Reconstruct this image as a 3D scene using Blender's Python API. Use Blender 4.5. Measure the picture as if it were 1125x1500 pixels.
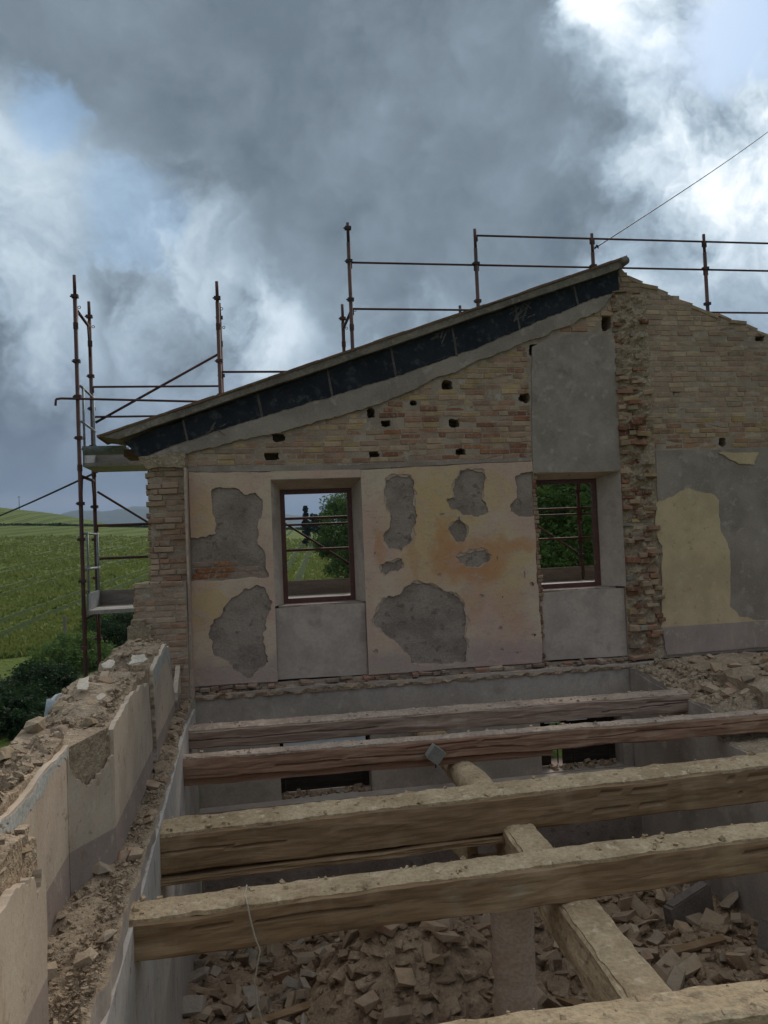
import bpy, bmesh, math, random
from mathutils import Vector, Matrix, noise
from mathutils.geometry import tessellate_polygon
R = math.radians
random.seed(7)
for o in list(bpy.data.objects): bpy.data.objects.remove(o)
S = bpy.context.scene
COL = S.collection

# ------------------------------------------------------------------ camera
cam = bpy.data.cameras.new('camera'); camo = bpy.data.objects.new('camera', cam); COL.objects.link(camo)
cam.sensor_fit = 'VERTICAL'; cam.sensor_height = 36.0; cam.lens = 27.36
cam.clip_start = 0.05; cam.clip_end = 20000
_r, _u, _b = Vector((0.98447, -0.17071, -0.04105)), Vector((0.03508, -0.03788, 0.99867)), Vector((-0.17203, -0.98459, -0.03131))
camo.matrix_world = Matrix(((_r.x, _u.x, _b.x, 0), (_r.y, _u.y, _b.y, 0), (_r.z, _u.z, _b.z, 0), (0, 0, 0, 1)))
S.camera = camo

# ------------------------------------------------------------------ node helper
class N:
    def __init__(s, tree): s.t = tree; s.n = tree.nodes; s.l = tree.links
    def node(s, typ, **kw):
        n = s.n.new(typ)
        for k, v in kw.items(): setattr(n, k, v)
        return n
    def put(s, sock, v):
        if hasattr(v, 'is_output'): s.l.new(v, sock)
        elif v is not None: sock.default_value = v
    def math(s, op, a, b=None, c=None, clamp=False):
        n = s.node('ShaderNodeMath', operation=op, use_clamp=clamp)
        s.put(n.inputs[0], a)
        if b is not None: s.put(n.inputs[1], b)
        if c is not None: s.put(n.inputs[2], c)
        return n.outputs[0]
    def vmath(s, op, a, b=None, scale=None):
        n = s.node('ShaderNodeVectorMath', operation=op)
        s.put(n.inputs[0], a)
        if b is not None: s.put(n.inputs[1], b)
        if scale is not None: s.put(n.inputs['Scale'], scale)
        return n.outputs['Value'] if op in ('DOT_PRODUCT', 'LENGTH', 'DISTANCE') else n.outputs[0]
    def noise(s, vec, scale, detail=4, rough=0.55, dist=0.0, col=False):
        n = s.node('ShaderNodeTexNoise'); s.put(n.inputs['Vector'], vec)
        n.inputs['Scale'].default_value = scale; n.inputs['Detail'].default_value = detail
        n.inputs['Roughness'].default_value = rough; n.inputs['Distortion'].default_value = dist
        return n.outputs['Color'] if col else n.outputs['Fac']
    def ss(s, v, lo, hi, a=0.0, b=1.0):
        n = s.node('ShaderNodeMapRange', interpolation_type='SMOOTHSTEP'); s.put(n.inputs[0], v)
        n.inputs[1].default_value = lo; n.inputs[2].default_value = hi; n.inputs[3].default_value = a; n.inputs[4].default_value = b
        return n.outputs[0]
    def mix(s, f, a, b, mode='MIX'):
        n = s.node('ShaderNodeMix', data_type='RGBA', blend_type=mode)
        s.put(n.inputs[0], f)
        s.put(n.inputs[6], a if hasattr(a, 'is_output') else (*a, 1.0)[:4])
        s.put(n.inputs[7], b if hasattr(b, 'is_output') else (*b, 1.0)[:4])
        return n.outputs[2]
    def sep(s, v):
        n = s.node('ShaderNodeSeparateXYZ'); s.put(n.inputs[0], v); return n.outputs
    def comb(s, x, y, z):
        n = s.node('ShaderNodeCombineXYZ'); s.put(n.inputs[0], x); s.put(n.inputs[1], y); s.put(n.inputs[2], z); return n.outputs[0]

# ------------------------------------------------------------------ world, sun, exposure
SUN = Vector((0.375, 0.724, 0.58)).normalized()
W = bpy.data.worlds.new('World'); S.world = W; W.use_nodes = True
w = N(W.node_tree); w.n.clear()
wo = w.node('ShaderNodeOutputWorld'); bg = w.node('ShaderNodeBackground')
sky = w.node('ShaderNodeTexSky', sky_type='NISHITA'); sky.sun_disc = False
sky.sun_elevation = math.asin(SUN.z); sky.sun_rotation = math.atan2(SUN.x, SUN.y)
sky.air_density = 1.0; sky.dust_density = 1.5
dirv = w.vmath('NORMALIZE', w.node('ShaderNodeTexCoord').outputs['Generated'])
dz = w.sep(dirv)[2]
c1 = w.noise(w.vmath('ADD', dirv, (3.1, 1.7, 0.4)), 3.4, 6, 0.58, col=True)
wd = w.vmath('ADD', dirv, w.vmath('SCALE', w.vmath('SUBTRACT', c1, (0.5, 0.5, 0.5)), scale=0.26))
c2 = w.noise(wd, 9.0, 5, 0.6, col=True)
wd2 = w.vmath('NORMALIZE', w.vmath('ADD', wd, w.vmath('SCALE', w.vmath('SUBTRACT', c2, (0.5, 0.5, 0.5)), scale=0.10)))
def lobe(d, inner, outer):
    v = Vector(d).normalized()
    return w.ss(w.vmath('DOT_PRODUCT', wd2, tuple(v)), math.cos(R(outer)), math.cos(R(inner)))
nb, nm, nf = w.sep(c1)[0], w.sep(c2)[0], w.sep(c2)[1]
# brightness of the cloud sheet: an uneven grey field, thinner and brighter in places
L = w.math('ADD', 0.25, w.math('MULTIPLY', w.math('SUBTRACT', nb, 0.5), 0.62))
L = w.math('ADD', L, w.math('MULTIPLY', w.math('SUBTRACT', nm, 0.5), 0.85))
def add(x, d, inner, outer, k): return w.math('ADD', x, w.math('MULTIPLY', lobe(d, inner, outer), k))
L = add(L, (-0.28, 0.86, 0.43), 2, 12, 0.22)       # lighter sheet on the left
L = add(L, (-0.03, 0.938, 0.345), 0.2, 4.5, 0.18)    # lit puffs
L = add(L, (-0.10, 0.941, 0.322), 0.2, 3.5, 0.16)
L = add(L, (0.064, 0.965, 0.256), 0.2, 4.5, 0.26)
L = add(L, (-0.224, 0.942, 0.248), 0.5, 5, 0.26)
L = add(L, (0.54, 0.80, 0.27), 4, 13, 0.10)
# the big dark cloud overhead
dk = lobe((0.134, 0.83, 0.54), 9, 17)
for d, a_, b_ in (((-0.06, 0.825, 0.56), 5, 11), ((-0.17, 0.80, 0.575), 3, 8), ((0.315, 0.825, 0.47), 4, 9.5), ((0.29, 0.885, 0.37), 5, 10), ((0.16, 0.90, 0.40), 6, 11), ((0.08, 0.76, 0.64), 7, 14)):
    dk = w.math('MAXIMUM', dk, lobe(d, a_, b_))
belly = w.math('ADD', 0.128, w.math('MULTIPLY', w.math('ADD', w.math('SUBTRACT', nb, 0.5), w.math('MULTIPLY', w.math('SUBTRACT', nm, 0.5), 0.45)), 0.26))
mixn = w.node('ShaderNodeMix', data_type='FLOAT'); w.put(mixn.inputs[0], w.math('MULTIPLY', dk, 0.92)); w.put(mixn.inputs[2], L); w.put(mixn.inputs[3], belly)
L = mixn.outputs[0]
# torn, sunlit edge of that cloud on the right
ed = w.math('MAXIMUM', lobe((0.475, 0.742, 0.475), 2.5, 7.5), w.math('MAXIMUM', lobe((0.54, 0.745, 0.395), 2.5, 8), lobe((0.40, 0.735, 0.548), 1.0, 5)))
L = w.math('ADD', L, w.math('MULTIPLY', ed, w.math('ADD', -1.10, w.math('MULTIPLY', w.math('ADD', nf, nb), 1.38))))
glow = w.ss(w.vmath('DOT_PRODUCT', dirv, tuple(SUN)), math.cos(R(40)), math.cos(R(4)))
L = w.math('MULTIPLY', w.math('MAXIMUM', L, 0.11), w.math('ADD', 0.95, w.math('MULTIPLY', glow, 0.30)))
L = w.math('MULTIPLY', L, w.math('ADD', 1.0, w.math('MULTIPLY', w.ss(dz, 0.52, 0.95), 1.4)))
ramp = w.node('ShaderNodeValToRGB'); w.put(ramp.inputs[0], L); cr = ramp.color_ramp
cr.elements[0].position = 0.08; cr.elements[0].color = (0.066, 0.092, 0.118, 1)
cr.elements[1].position = 1.0; cr.elements[1].color = (1.02, 1.02, 1.02, 1)
for p_, c_ in ((0.18, (0.142, 0.180, 0.214)), (0.35, (0.270, 0.345, 0.415)), (0.65, (0.56, 0.645, 0.71))):
    e_ = cr.elements.new(p_); e_.color = (*c_, 1)
cloud = ramp.outputs[0]
# towards the horizon the sheet turns to even blue-grey air, with one pale streak
cloud = w.mix(w.math('MULTIPLY', w.ss(dz, 0.26, 0.05), 0.88), cloud, (0.098, 0.126, 0.172))
band = w.math('MULTIPLY', w.ss(dz, 0.072, 0.058), w.ss(dz, 0.040, 0.054))
cloud = w.mix(w.math('MULTIPLY', band, w.math('MULTIPLY', nb, 0.30)), cloud, (0.34, 0.33, 0.34))
skyc = w.vmath('SCALE', sky.outputs[0], scale=0.10)
wd3 = w.vmath('NORMALIZE', w.vmath('ADD', dirv, w.vmath('SCALE', w.vmath('SUBTRACT', c2, (0.5, 0.5, 0.5)), scale=0.16)))
def lobe3(d, inner, outer):
    v = Vector(d).normalized(); return w.ss(w.vmath('DOT_PRODUCT', wd3, tuple(v)), math.cos(R(outer)), math.cos(R(inner)))
gap = w.math('MAXIMUM', lobe3((0.512, 0.692, 0.515), 1.0, 4.2), w.math('MULTIPLY', lobe3((-0.187, 0.869, 0.459), 0.4, 3.2), 0.5))
gap = w.math('MAXIMUM', gap, w.math('MULTIPLY', lobe3((-0.12, 0.92, 0.375), 0.4, 4.0), 0.35))
gap = w.math('MAXIMUM', gap, w.math('MULTIPLY', w.ss(w.sep(c1)[1], 0.60, 0.72), w.math('SUBTRACT', 1.0, dk)))
gap = w.math('MULTIPLY', gap, w.ss(dz, 0.2, 0.3))
fin = w.mix(gap, cloud, w.mix(0.86, skyc, (0.21, 0.37, 0.58)))
w.l.new(fin, bg.inputs[0]); bg.inputs[1].default_value = 0.92
w.l.new(bg.outputs[0], wo.inputs[0])

sl = bpy.data.lights.new('sun', 'SUN'); sl.energy = 1.5; sl.angle = R(15); sl.color = (1.0, 0.95, 0.86)
so = bpy.data.objects.new('sun', sl); COL.objects.link(so); so.location = SUN * 40
so.rotation_euler = SUN.to_track_quat('Z', 'Y').to_euler()
S.view_settings.view_transform = 'Standard'; S.view_settings.look = 'None'
S.view_settings.exposure = 0.62; S.view_settings.gamma = 1.0; S.view_settings.use_curve_mapping = False
S.render.engine = 'CYCLES'; S.cycles.max_bounces = 6; S.cycles.transparent_max_bounces = 8
S.cycles.volume_bounces = 0
W.cycles.sampling_method = 'MANUAL'; W.cycles.sample_map_resolution = 256

# ------------------------------------------------------------------ objects helpers
def link(name, me, parent=None, mats=()):
    o = bpy.data.objects.new(name, me); COL.objects.link(o)
    for m in mats:
        if me is not None and len(me.materials) < len(mats): me.materials.append(m)
    if parent is not None: o.parent = parent
    return o
def tag(o, label=None, cat=None, group=None, kind=None):
    if label: o['label'] = label
    if cat: o['category'] = cat
    if group: o['group'] = group
    if kind: o['kind'] = kind
    return o
def thing(name, label, cat, loc=(0, 0, 0), group=None):
    o = bpy.data.objects.new(name, None); COL.objects.link(o); o.location = loc
    o.empty_display_size = 0.2
    return tag(o, label, cat, group)
class MB:
    def __init__(s): s.v = []; s.f = []; s.m = []
    def add(s, vs, fs, mi=0):
        b = len(s.v); s.v += [tuple(v) for v in vs]
        for f in fs: s.f.append(tuple(b + i for i in f)); s.m.append(mi)
    def box(s, x0, x1, y0, y1, z0, z1, mi=0, mat=None):
        vs = [Vector((x, y, z)) for z in (z0, z1) for y in (y0, y1) for x in (x0, x1)]
        if mat is not None: vs = [mat @ v for v in vs]
        s.add(vs, [(0, 2, 3, 1), (4, 5, 7, 6), (0, 1, 5, 4), (2, 6, 7, 3), (0, 4, 6, 2), (1, 3, 7, 5)], mi)
    def tube(s, a, b, r, n=10, mi=0, r2=None):
        a, b = Vector(a), Vector(b); d = (b - a).normalized()
        t = Vector((0, 0, 1)) if abs(d.z) < .9 else Vector((1, 0, 0))
        p = d.cross(t).normalized(); q = d.cross(p); r2 = r if r2 is None else r2
        vs = [a + (p * math.cos(k * 2 * math.pi / n) + q * math.sin(k * 2 * math.pi / n)) * r for k in range(n)]
        vs += [b + (p * math.cos(k * 2 * math.pi / n) + q * math.sin(k * 2 * math.pi / n)) * r2 for k in range(n)]
        fs = [(k, (k + 1) % n, n + (k + 1) % n, n + k) for k in range(n)] + [tuple(range(n))[::-1], tuple(range(n, 2 * n))]
        s.add(vs, fs, mi)
    def path(s, pts, r, n=6):
        for a, b in zip(pts, pts[1:]): s.tube(a, b, r, n)
    def mesh(s, name, smooth=False):
        me = bpy.data.meshes.new(name); me.from_pydata(s.v, [], s.f)
        for p, m in zip(me.polygons, s.m): p.material_index = m; p.use_smooth = smooth
        bm = bmesh.new(); bm.from_mesh(me); bmesh.ops.recalc_face_normals(bm, faces=bm.faces); bm.to_mesh(me); bm.free()
        return me
    def build(s, name, mats, parent=None, smooth=False):
        if not isinstance(mats, (list, tuple)): mats = [mats]
        return link(name, s.mesh(name, smooth), parent, mats)
def fn(x, y, z, sc=1.0): return noise.noise(Vector((x * sc, y * sc, z * sc)))
def ff(x, y, z, sc=1.0, o=4): return noise.fractal(Vector((x * sc, y * sc, z * sc)), 0.9, 2.0, o)
def rough(loop, amp, it=3, seed=0, closed=True):
    rr = random.Random(seed); L = [Vector(p) for p in loop]
    for k in range(it):
        o = []; n = len(L)
        for i in range(n if closed else n - 1):
            a, b = L[i], L[(i + 1) % n]; d = b - a; o.append(a)
            if d.length > 0.03:
                nn = Vector((-d.y, d.x)) / d.length
                o.append((a + b) / 2 + nn * rr.uniform(-1, 1) * min(amp / (1.7 ** k), d.length * .2))
        if not closed: o.append(L[-1])
        L = o
    return L
def smooth_loop(loop, it=2):
    L = [Vector(p) for p in loop]
    for _ in range(it):
        o = []
        for i in range(len(L)):
            a, b = L[i], L[(i + 1) % len(L)]; o += [a * .75 + b * .25, a * .25 + b * .75]
        L = o
    return L
def prism(mb, loops, y0, y1, mi=0, back=True, mp=lambda x, z, y: (x, y, z)):
    """flat plate with holes: loops in (x, z), front face at y0, back at y1"""
    tri = tessellate_polygon([[Vector((p[0], p[1], 0)) for p in L] for L in loops])
    pts = [p for L in loops for p in L]; n = len(pts)
    mb.add([mp(p[0], p[1], y0) for p in pts] + [mp(p[0], p[1], y1) for p in pts],
           [t for t in tri] + ([(t[2] + n, t[1] + n, t[0] + n) for t in tri] if back else []), mi)
    b = len(mb.v) - 2 * n; k = 0
    for L in loops:
        m = len(L)
        for i in range(m):
            mb.f.append((b + k + i, b + k + (i + 1) % m, b + n + k + (i + 1) % m, b + n + k + i)); mb.m.append(mi)
        k += m
def rect(x0, x1, z0, z1): return [(x0, z0), (x1, z0), (x1, z1), (x0, z1)]
def lerp_line(pts, x):
    if x <= pts[0][0]: 
        a, b = pts[0], pts[1]
        return a[1] + (b[1] - a[1]) * (x - a[0]) / (b[0] - a[0])
    for a, b in zip(pts, pts[1:]):
        if x <= b[0]: return a[1] + (b[1] - a[1]) * (x - a[0]) / (b[0] - a[0])
    a, b = pts[-2], pts[-1]
    return a[1] + (b[1] - a[1]) * (x - a[0]) / (b[0] - a[0])

# ------------------------------------------------------------------ materials
def base_mat(name):
    m = bpy.data.materials.new(name); m.use_nodes = True
    h = N(m.node_tree); bs = m.node_tree.nodes['Principled BSDF']
    pos = h.node('ShaderNodeNewGeometry').outputs['Position']
    return m, h, bs, pos
def bump(h, bs, height, strength, dist):
    b = h.node('ShaderNodeBump'); b.inputs['Strength'].default_value = strength; b.inputs['Distance'].default_value = dist
    h.put(b.inputs['Height'], height); h.l.new(b.outputs[0], bs.inputs['Normal'])
WARM = (1.10, 0.975, 0.885)
def warm(c): return tuple(a_ * b_ for a_, b_ in zip(c, WARM))
def mottled(name, c1, c2, c3=None, sc=3.0, fine=40.0, rough_=0.9, bs_=0.5, bd=0.01, stretch=(1, 1, 1), spec=0.15, speck=None, fs=.55, wm=True):
    if wm:
        c1, c2, c3 = warm(c1), warm(c2), (warm(c3) if c3 else None)
        if speck: speck = (warm(speck[0]), speck[1], speck[2])
    m, h, bs, pos = base_mat(name)
    p = h.vmath('MULTIPLY', pos, stretch)
    a = h.noise(p, sc, 6, 0.6, 0.3); b = h.noise(p, fine, 4, 0.6); c = h.noise(p, sc * 4.3, 5, 0.6)
    col = h.mix(h.ss(a, 0.36, 0.64), c1, c2)
    if c3: col = h.mix(h.ss(c, 0.54, 0.70), col, c3)
    col = h.mix(h.math('MULTIPLY', h.ss(b, 0.35, 0.7), fs), col, h.mix(1.0, col, (0.55, 0.55, 0.55), 'MULTIPLY'))
    if speck: col = h.mix(h.math('MULTIPLY', h.ss(h.noise(p, speck[1], 5, 0.62), speck[2] - .05, speck[2] + .10), .8), col, speck[0])
    h.l.new(col, bs.inputs['Base Color']); bs.inputs['Roughness'].default_value = rough_
    bs.inputs['Specular IOR Level'].default_value = spec
    hh = h.math('ADD', h.math('MULTIPLY', b, 0.5), h.math('MULTIPLY', c, 0.8))
    bump(h, bs, hh, bs_, bd)
    return m
M = {}
M['mortar'] = mottled('mortar', (0.42, 0.355, 0.29), (0.32, 0.265, 0.215), (0.46, 0.405, 0.345), 2.2, 60, bd=0.02, bs_=0.8)
M['cement'] = mottled('cement', (0.345, 0.30, 0.26), (0.26, 0.225, 0.195), (0.39, 0.345, 0.305), 1.7, 45, bd=0.012, bs_=0.6, fs=.35)
M['cement_dark'] = mottled('cement_dark', (0.25, 0.208, 0.178), (0.35, 0.302, 0.263), (0.185, 0.152, 0.13), 2.3, 50, bd=0.025, bs_=0.9, fs=.4)
M['panel'] = mottled('panel_plaster', (0.48, 0.425, 0.38), (0.37, 0.322, 0.288), (0.41, 0.36, 0.32), 1.7, 24, bd=0.006, bs_=0.4, fs=.25, speck=((0.29, 0.25, 0.225), 2.3, 0.60))
M['grey_panel'] = mottled('grey_render', (0.36, 0.318, 0.283), (0.27, 0.235, 0.208), (0.40, 0.36, 0.322), 1.9, 26, bd=0.008, bs_=0.5, fs=.25, speck=((0.19, 0.168, 0.155), 2.6, 0.61))
M['smear'] = mottled('mortar_smear', (0.15, 0.14, 0.13), (0.09, 0.085, 0.08), None, 8, 40)
M['undercoat'] = mottled('pale_undercoat', (0.50, 0.40, 0.335), (0.40, 0.32, 0.27), (0.56, 0.47, 0.40), 5, 40, bd=0.01, fs=.3)
M['low_plaster'] = mottled('low_plaster', (0.44, 0.395, 0.355), (0.33, 0.295, 0.265), (0.48, 0.425, 0.365), 1.1, 30, bd=0.012, bs_=0.5, fs=.3, speck=((0.27, 0.235, 0.205), 2.1, 0.60))
M['black'] = mottled('bitumen', (0.016, 0.016, 0.020), (0.026, 0.026, 0.032), (0.060, 0.058, 0.060), 2.0, 20, 0.8, bd=0.012, spec=0.25, wm=False, speck=((0.085, 0.082, 0.08), 4.5, 0.60))
M['verge'] = mottled('verge_mortar', (0.24, 0.215, 0.18), (0.17, 0.15, 0.13), (0.30, 0.27, 0.23), 3.0, 40, bd=0.02, bs_=0.8)
M['tile'] = mottled('roof_tile', (0.20, 0.125, 0.085), (0.15, 0.10, 0.07), (0.26, 0.19, 0.13), 4.0, 50, bd=0.01)
M['earth'] = mottled('mortar_rubble', (0.44, 0.36, 0.265), (0.32, 0.255, 0.185), (0.51, 0.44, 0.345), 4.0, 38, bd=0.05, bs_=1.0, speck=((0.52, 0.49, 0.45), 26, 0.66))
M['dirt'] = mottled('rubble_dirt', (0.42, 0.32, 0.225), (0.31, 0.235, 0.165), (0.48, 0.385, 0.28), 2.4, 30, bd=0.05, bs_=1.0)
M['crust'] = mottled('lime_crust', (0.51, 0.41, 0.275), (0.375, 0.29, 0.185), (0.59, 0.495, 0.36), 2.6, 34, bd=0.03, bs_=1.0, speck=((0.26, 0.195, 0.13), 9, 0.60))
M['crust_pink'] = mottled('lime_crust_pink', (0.47, 0.385, 0.32), (0.35, 0.28, 0.23), (0.54, 0.46, 0.39), 2.6, 34, bd=0.025, bs_=0.8, speck=((0.27, 0.21, 0.17), 9, 0.61))
M['log'] = mottled('dusty_log', (0.53, 0.43, 0.295), (0.40, 0.31, 0.20), (0.27, 0.20, 0.125), 3.5, 30, bd=0.02, bs_=0.8)
M['frame'] = mottled('brown_paint', (0.115, 0.045, 0.034), (0.085, 0.035, 0.028), (0.14, 0.065, 0.05), 5, 40, 0.55, bd=0.003, spec=0.4)
M['white_sill'] = mottled('white_sill', (0.55, 0.54, 0.52), (0.45, 0.44, 0.43), None, 4, 40)
M['zinc'] = mottled('galvanised_steel', (0.25, 0.265, 0.275), (0.19, 0.205, 0.215), (0.30, 0.315, 0.325), 5, 40, 0.5, bd=0.002, spec=0.4, wm=False)
M['deckwood'] = mottled('steel_deck', (0.40, 0.40, 0.39), (0.33, 0.33, 0.32), None, 3, 30, 0.6, bd=0.003)
M['toeboard'] = mottled('toe_board', (0.20, 0.19, 0.18), (0.26, 0.25, 0.24), None, 3, 30, 0.8, stretch=(1, 1, 6))
M['cable'] = mottled('cable_rubber', (0.02, 0.02, 0.02), (0.03, 0.03, 0.03), None, 5, 40, 0.6)
M['string'] = mottled('pale_string', (0.5, 0.47, 0.40), (0.4, 0.37, 0.3), None, 5, 60)
M['sack'] = mottled('white_sack', (0.52, 0.52, 0.52), (0.42, 0.42, 0.43), None, 5, 60, wm=False)
M['plastic'] = mottled('grey_plastic', (0.27, 0.28, 0.26), (0.22, 0.23, 0.215), None, 5, 60, 0.5, spec=0.4)
M['whiteboard'] = mottled('white_board', (0.82, 0.80, 0.78), (0.74, 0.72, 0.70), None, 4, 50, wm=False, fs=.1)
M['darkwood'] = mottled('dark_wood', (0.055, 0.043, 0.034), (0.035, 0.028, 0.024), (0.08, 0.065, 0.05), 4, 40, stretch=(0.4, 1, 5))
M['slab'] = mottled('dark_slab', (0.19, 0.17, 0.155), (0.25, 0.225, 0.205), None, 3, 40, bd=0.02)
M['shard'] = mottled('plaster_shard', (0.62, 0.58, 0.50), (0.50, 0.46, 0.39), None, 6, 60)
M['hill'] = mottled('far_hill', (0.055, 0.075, 0.05), (0.075, 0.085, 0.055), (0.10, 0.10, 0.07), 0.004, 0.02, wm=False)
M['bark'] = mottled('bark', (0.09, 0.07, 0.05), (0.06, 0.045, 0.035), None, 3, 20, stretch=(1, 1, 0.2))

def rust_mat():
    m, h, bs, pos = base_mat('rust_paint')
    a = h.noise(h.vmath('MULTIPLY', pos, (1, 1, 0.35)), 6.0, 5, 0.6)
    b = h.noise(pos, 60.0, 4, 0.6)
    col = h.mix(h.ss(a, 0.42, 0.60), (0.070, 0.028, 0.023), (0.105, 0.042, 0.030))
    col = h.mix(h.ss(h.noise(pos, 3.0, 4), 0.52, 0.66), col, (0.042, 0.030, 0.029))
    col = h.mix(h.math('MULTIPLY', h.ss(b, 0.5, 0.75), 0.7), col, (0.10, 0.085, 0.075))
    h.l.new(col, bs.inputs['Base Color']); bs.inputs['Roughness'].default_value = 0.7
    bs.inputs['Specular IOR Level'].default_value = 0.3; bump(h, bs, b, 0.4, 0.002)
    return m
M['rust'] = rust_mat()

def wood_mat(name, dark, mid, light):
    m, h, bs, pos = base_mat(name)
    warp = h.vmath('SCALE', h.vmath('SUBTRACT', h.noise(pos, 1.4, 3, 0.5, col=True), (.5, .5, .5)), scale=0.10)
    p = h.vmath('MULTIPLY', h.vmath('ADD', pos, warp), (0.7, 11.0, 11.0))
    g = h.noise(p, 2.2, 8, 0.62, 0.6); g2 = h.noise(h.vmath('MULTIPLY', pos, (0.9, 26, 26)), 1.5, 5, 0.65)
    dark, mid, light = warm(dark), warm(mid), warm(light)
    patch = h.noise(pos, 1.6, 5, 0.6, 0.4)
    col = h.mix(h.ss(g, 0.30, 0.60), [d_ * .6 + m_ * .4 for d_, m_ in zip(dark, mid)], mid)
    col = h.mix(h.math('MULTIPLY', h.ss(patch, 0.50, 0.68), 0.8), col, light)
    col = h.mix(h.math('MULTIPLY', h.ss(g2, 0.54, 0.76), 0.6), col, h.mix(1.0, col, (.38, .35, .33), 'MULTIPLY'))
    dust = h.noise(pos, 5.0, 6, 0.65)
    col = h.mix(h.math('MULTIPLY', h.ss(dust, 0.55, 0.75), 0.5), col, (0.33, 0.265, 0.18))
    h.l.new(col, bs.inputs['Base Color']); bs.inputs['Roughness'].default_value = 0.85
    bs.inputs['Specular IOR Level'].default_value = 0.15
    bump(h, bs, h.math('ADD', g, h.math('MULTIPLY', g2, 0.5)), 0.6, 0.010)
    return m
M['wood'] = wood_mat('old_oak', (0.15, 0.098, 0.056), (0.26, 0.176, 0.104), (0.345, 0.255, 0.16))
M['wood_red'] = wood_mat('red_brown_timber', (0.185, 0.108, 0.074), (0.30, 0.185, 0.128), (0.37, 0.265, 0.195))
M['wood_pink'] = wood_mat('pink_grey_timber', (0.20, 0.142, 0.112), (0.30, 0.222, 0.178), (0.38, 0.30, 0.245))

def brick_mat(name, attr, dust=None):
    m, h, bs, pos = base_mat(name)
    if attr:
        a = h.node('ShaderNodeAttribute'); a.attribute_name = 'Col'; base = a.outputs['Color']
    else: base = h.node('ShaderNodeObjectInfo').outputs['Color']
    base = h.mix(1.0, base, (1.06, 0.925, 0.81), 'MULTIPLY'); big = h.noise(pos, 1.3, 4, 0.6); base = h.mix(h.math('MULTIPLY', h.ss(big, .42, .66), .45), base, h.mix(1.0, base, (.66, .62, .62), 'MULTIPLY'))
    n1 = h.noise(pos, 9.0, 5, 0.6); n2 = h.noise(pos, 55.0, 4, 0.65); n3 = h.noise(pos, 22.0, 4, 0.6)
    col = h.mix(h.math('MULTIPLY', h.ss(n1, 0.4, 0.68), 0.55), base, h.mix(1.0, base, (0.62, 0.58, 0.55), 'MULTIPLY'))
    col = h.mix(h.math('MULTIPLY', h.ss(n3, 0.52, 0.66), 0.7), col, (0.37, 0.30, 0.225))
    col = h.mix(h.math('MULTIPLY', h.ss(n2, 0.55, 0.8), 0.6), col, h.mix(1.0, col, (.5, .5, .5), 'MULTIPLY'))
    if dust:
        col = h.mix(h.math('MULTIPLY', h.ss(h.noise(pos, 4.0, 6, 0.65), 0.40, 0.64), .65), col, dust)
    h.l.new(col, bs.inputs['Base Color']); bs.inputs['Roughness'].default_value = 0.92
    bs.inputs['Specular IOR Level'].default_value = 0.1
    bump(h, bs, h.math('ADD', n2, n3), 0.8, 0.008)
    return m
M['debris'] = brick_mat('dusty_debris', False, (0.47, 0.355, 0.245)); M['brick'] = brick_mat('brick_clay', False); M['brickstuff'] = brick_mat('brick_clay_joined', True)

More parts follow.
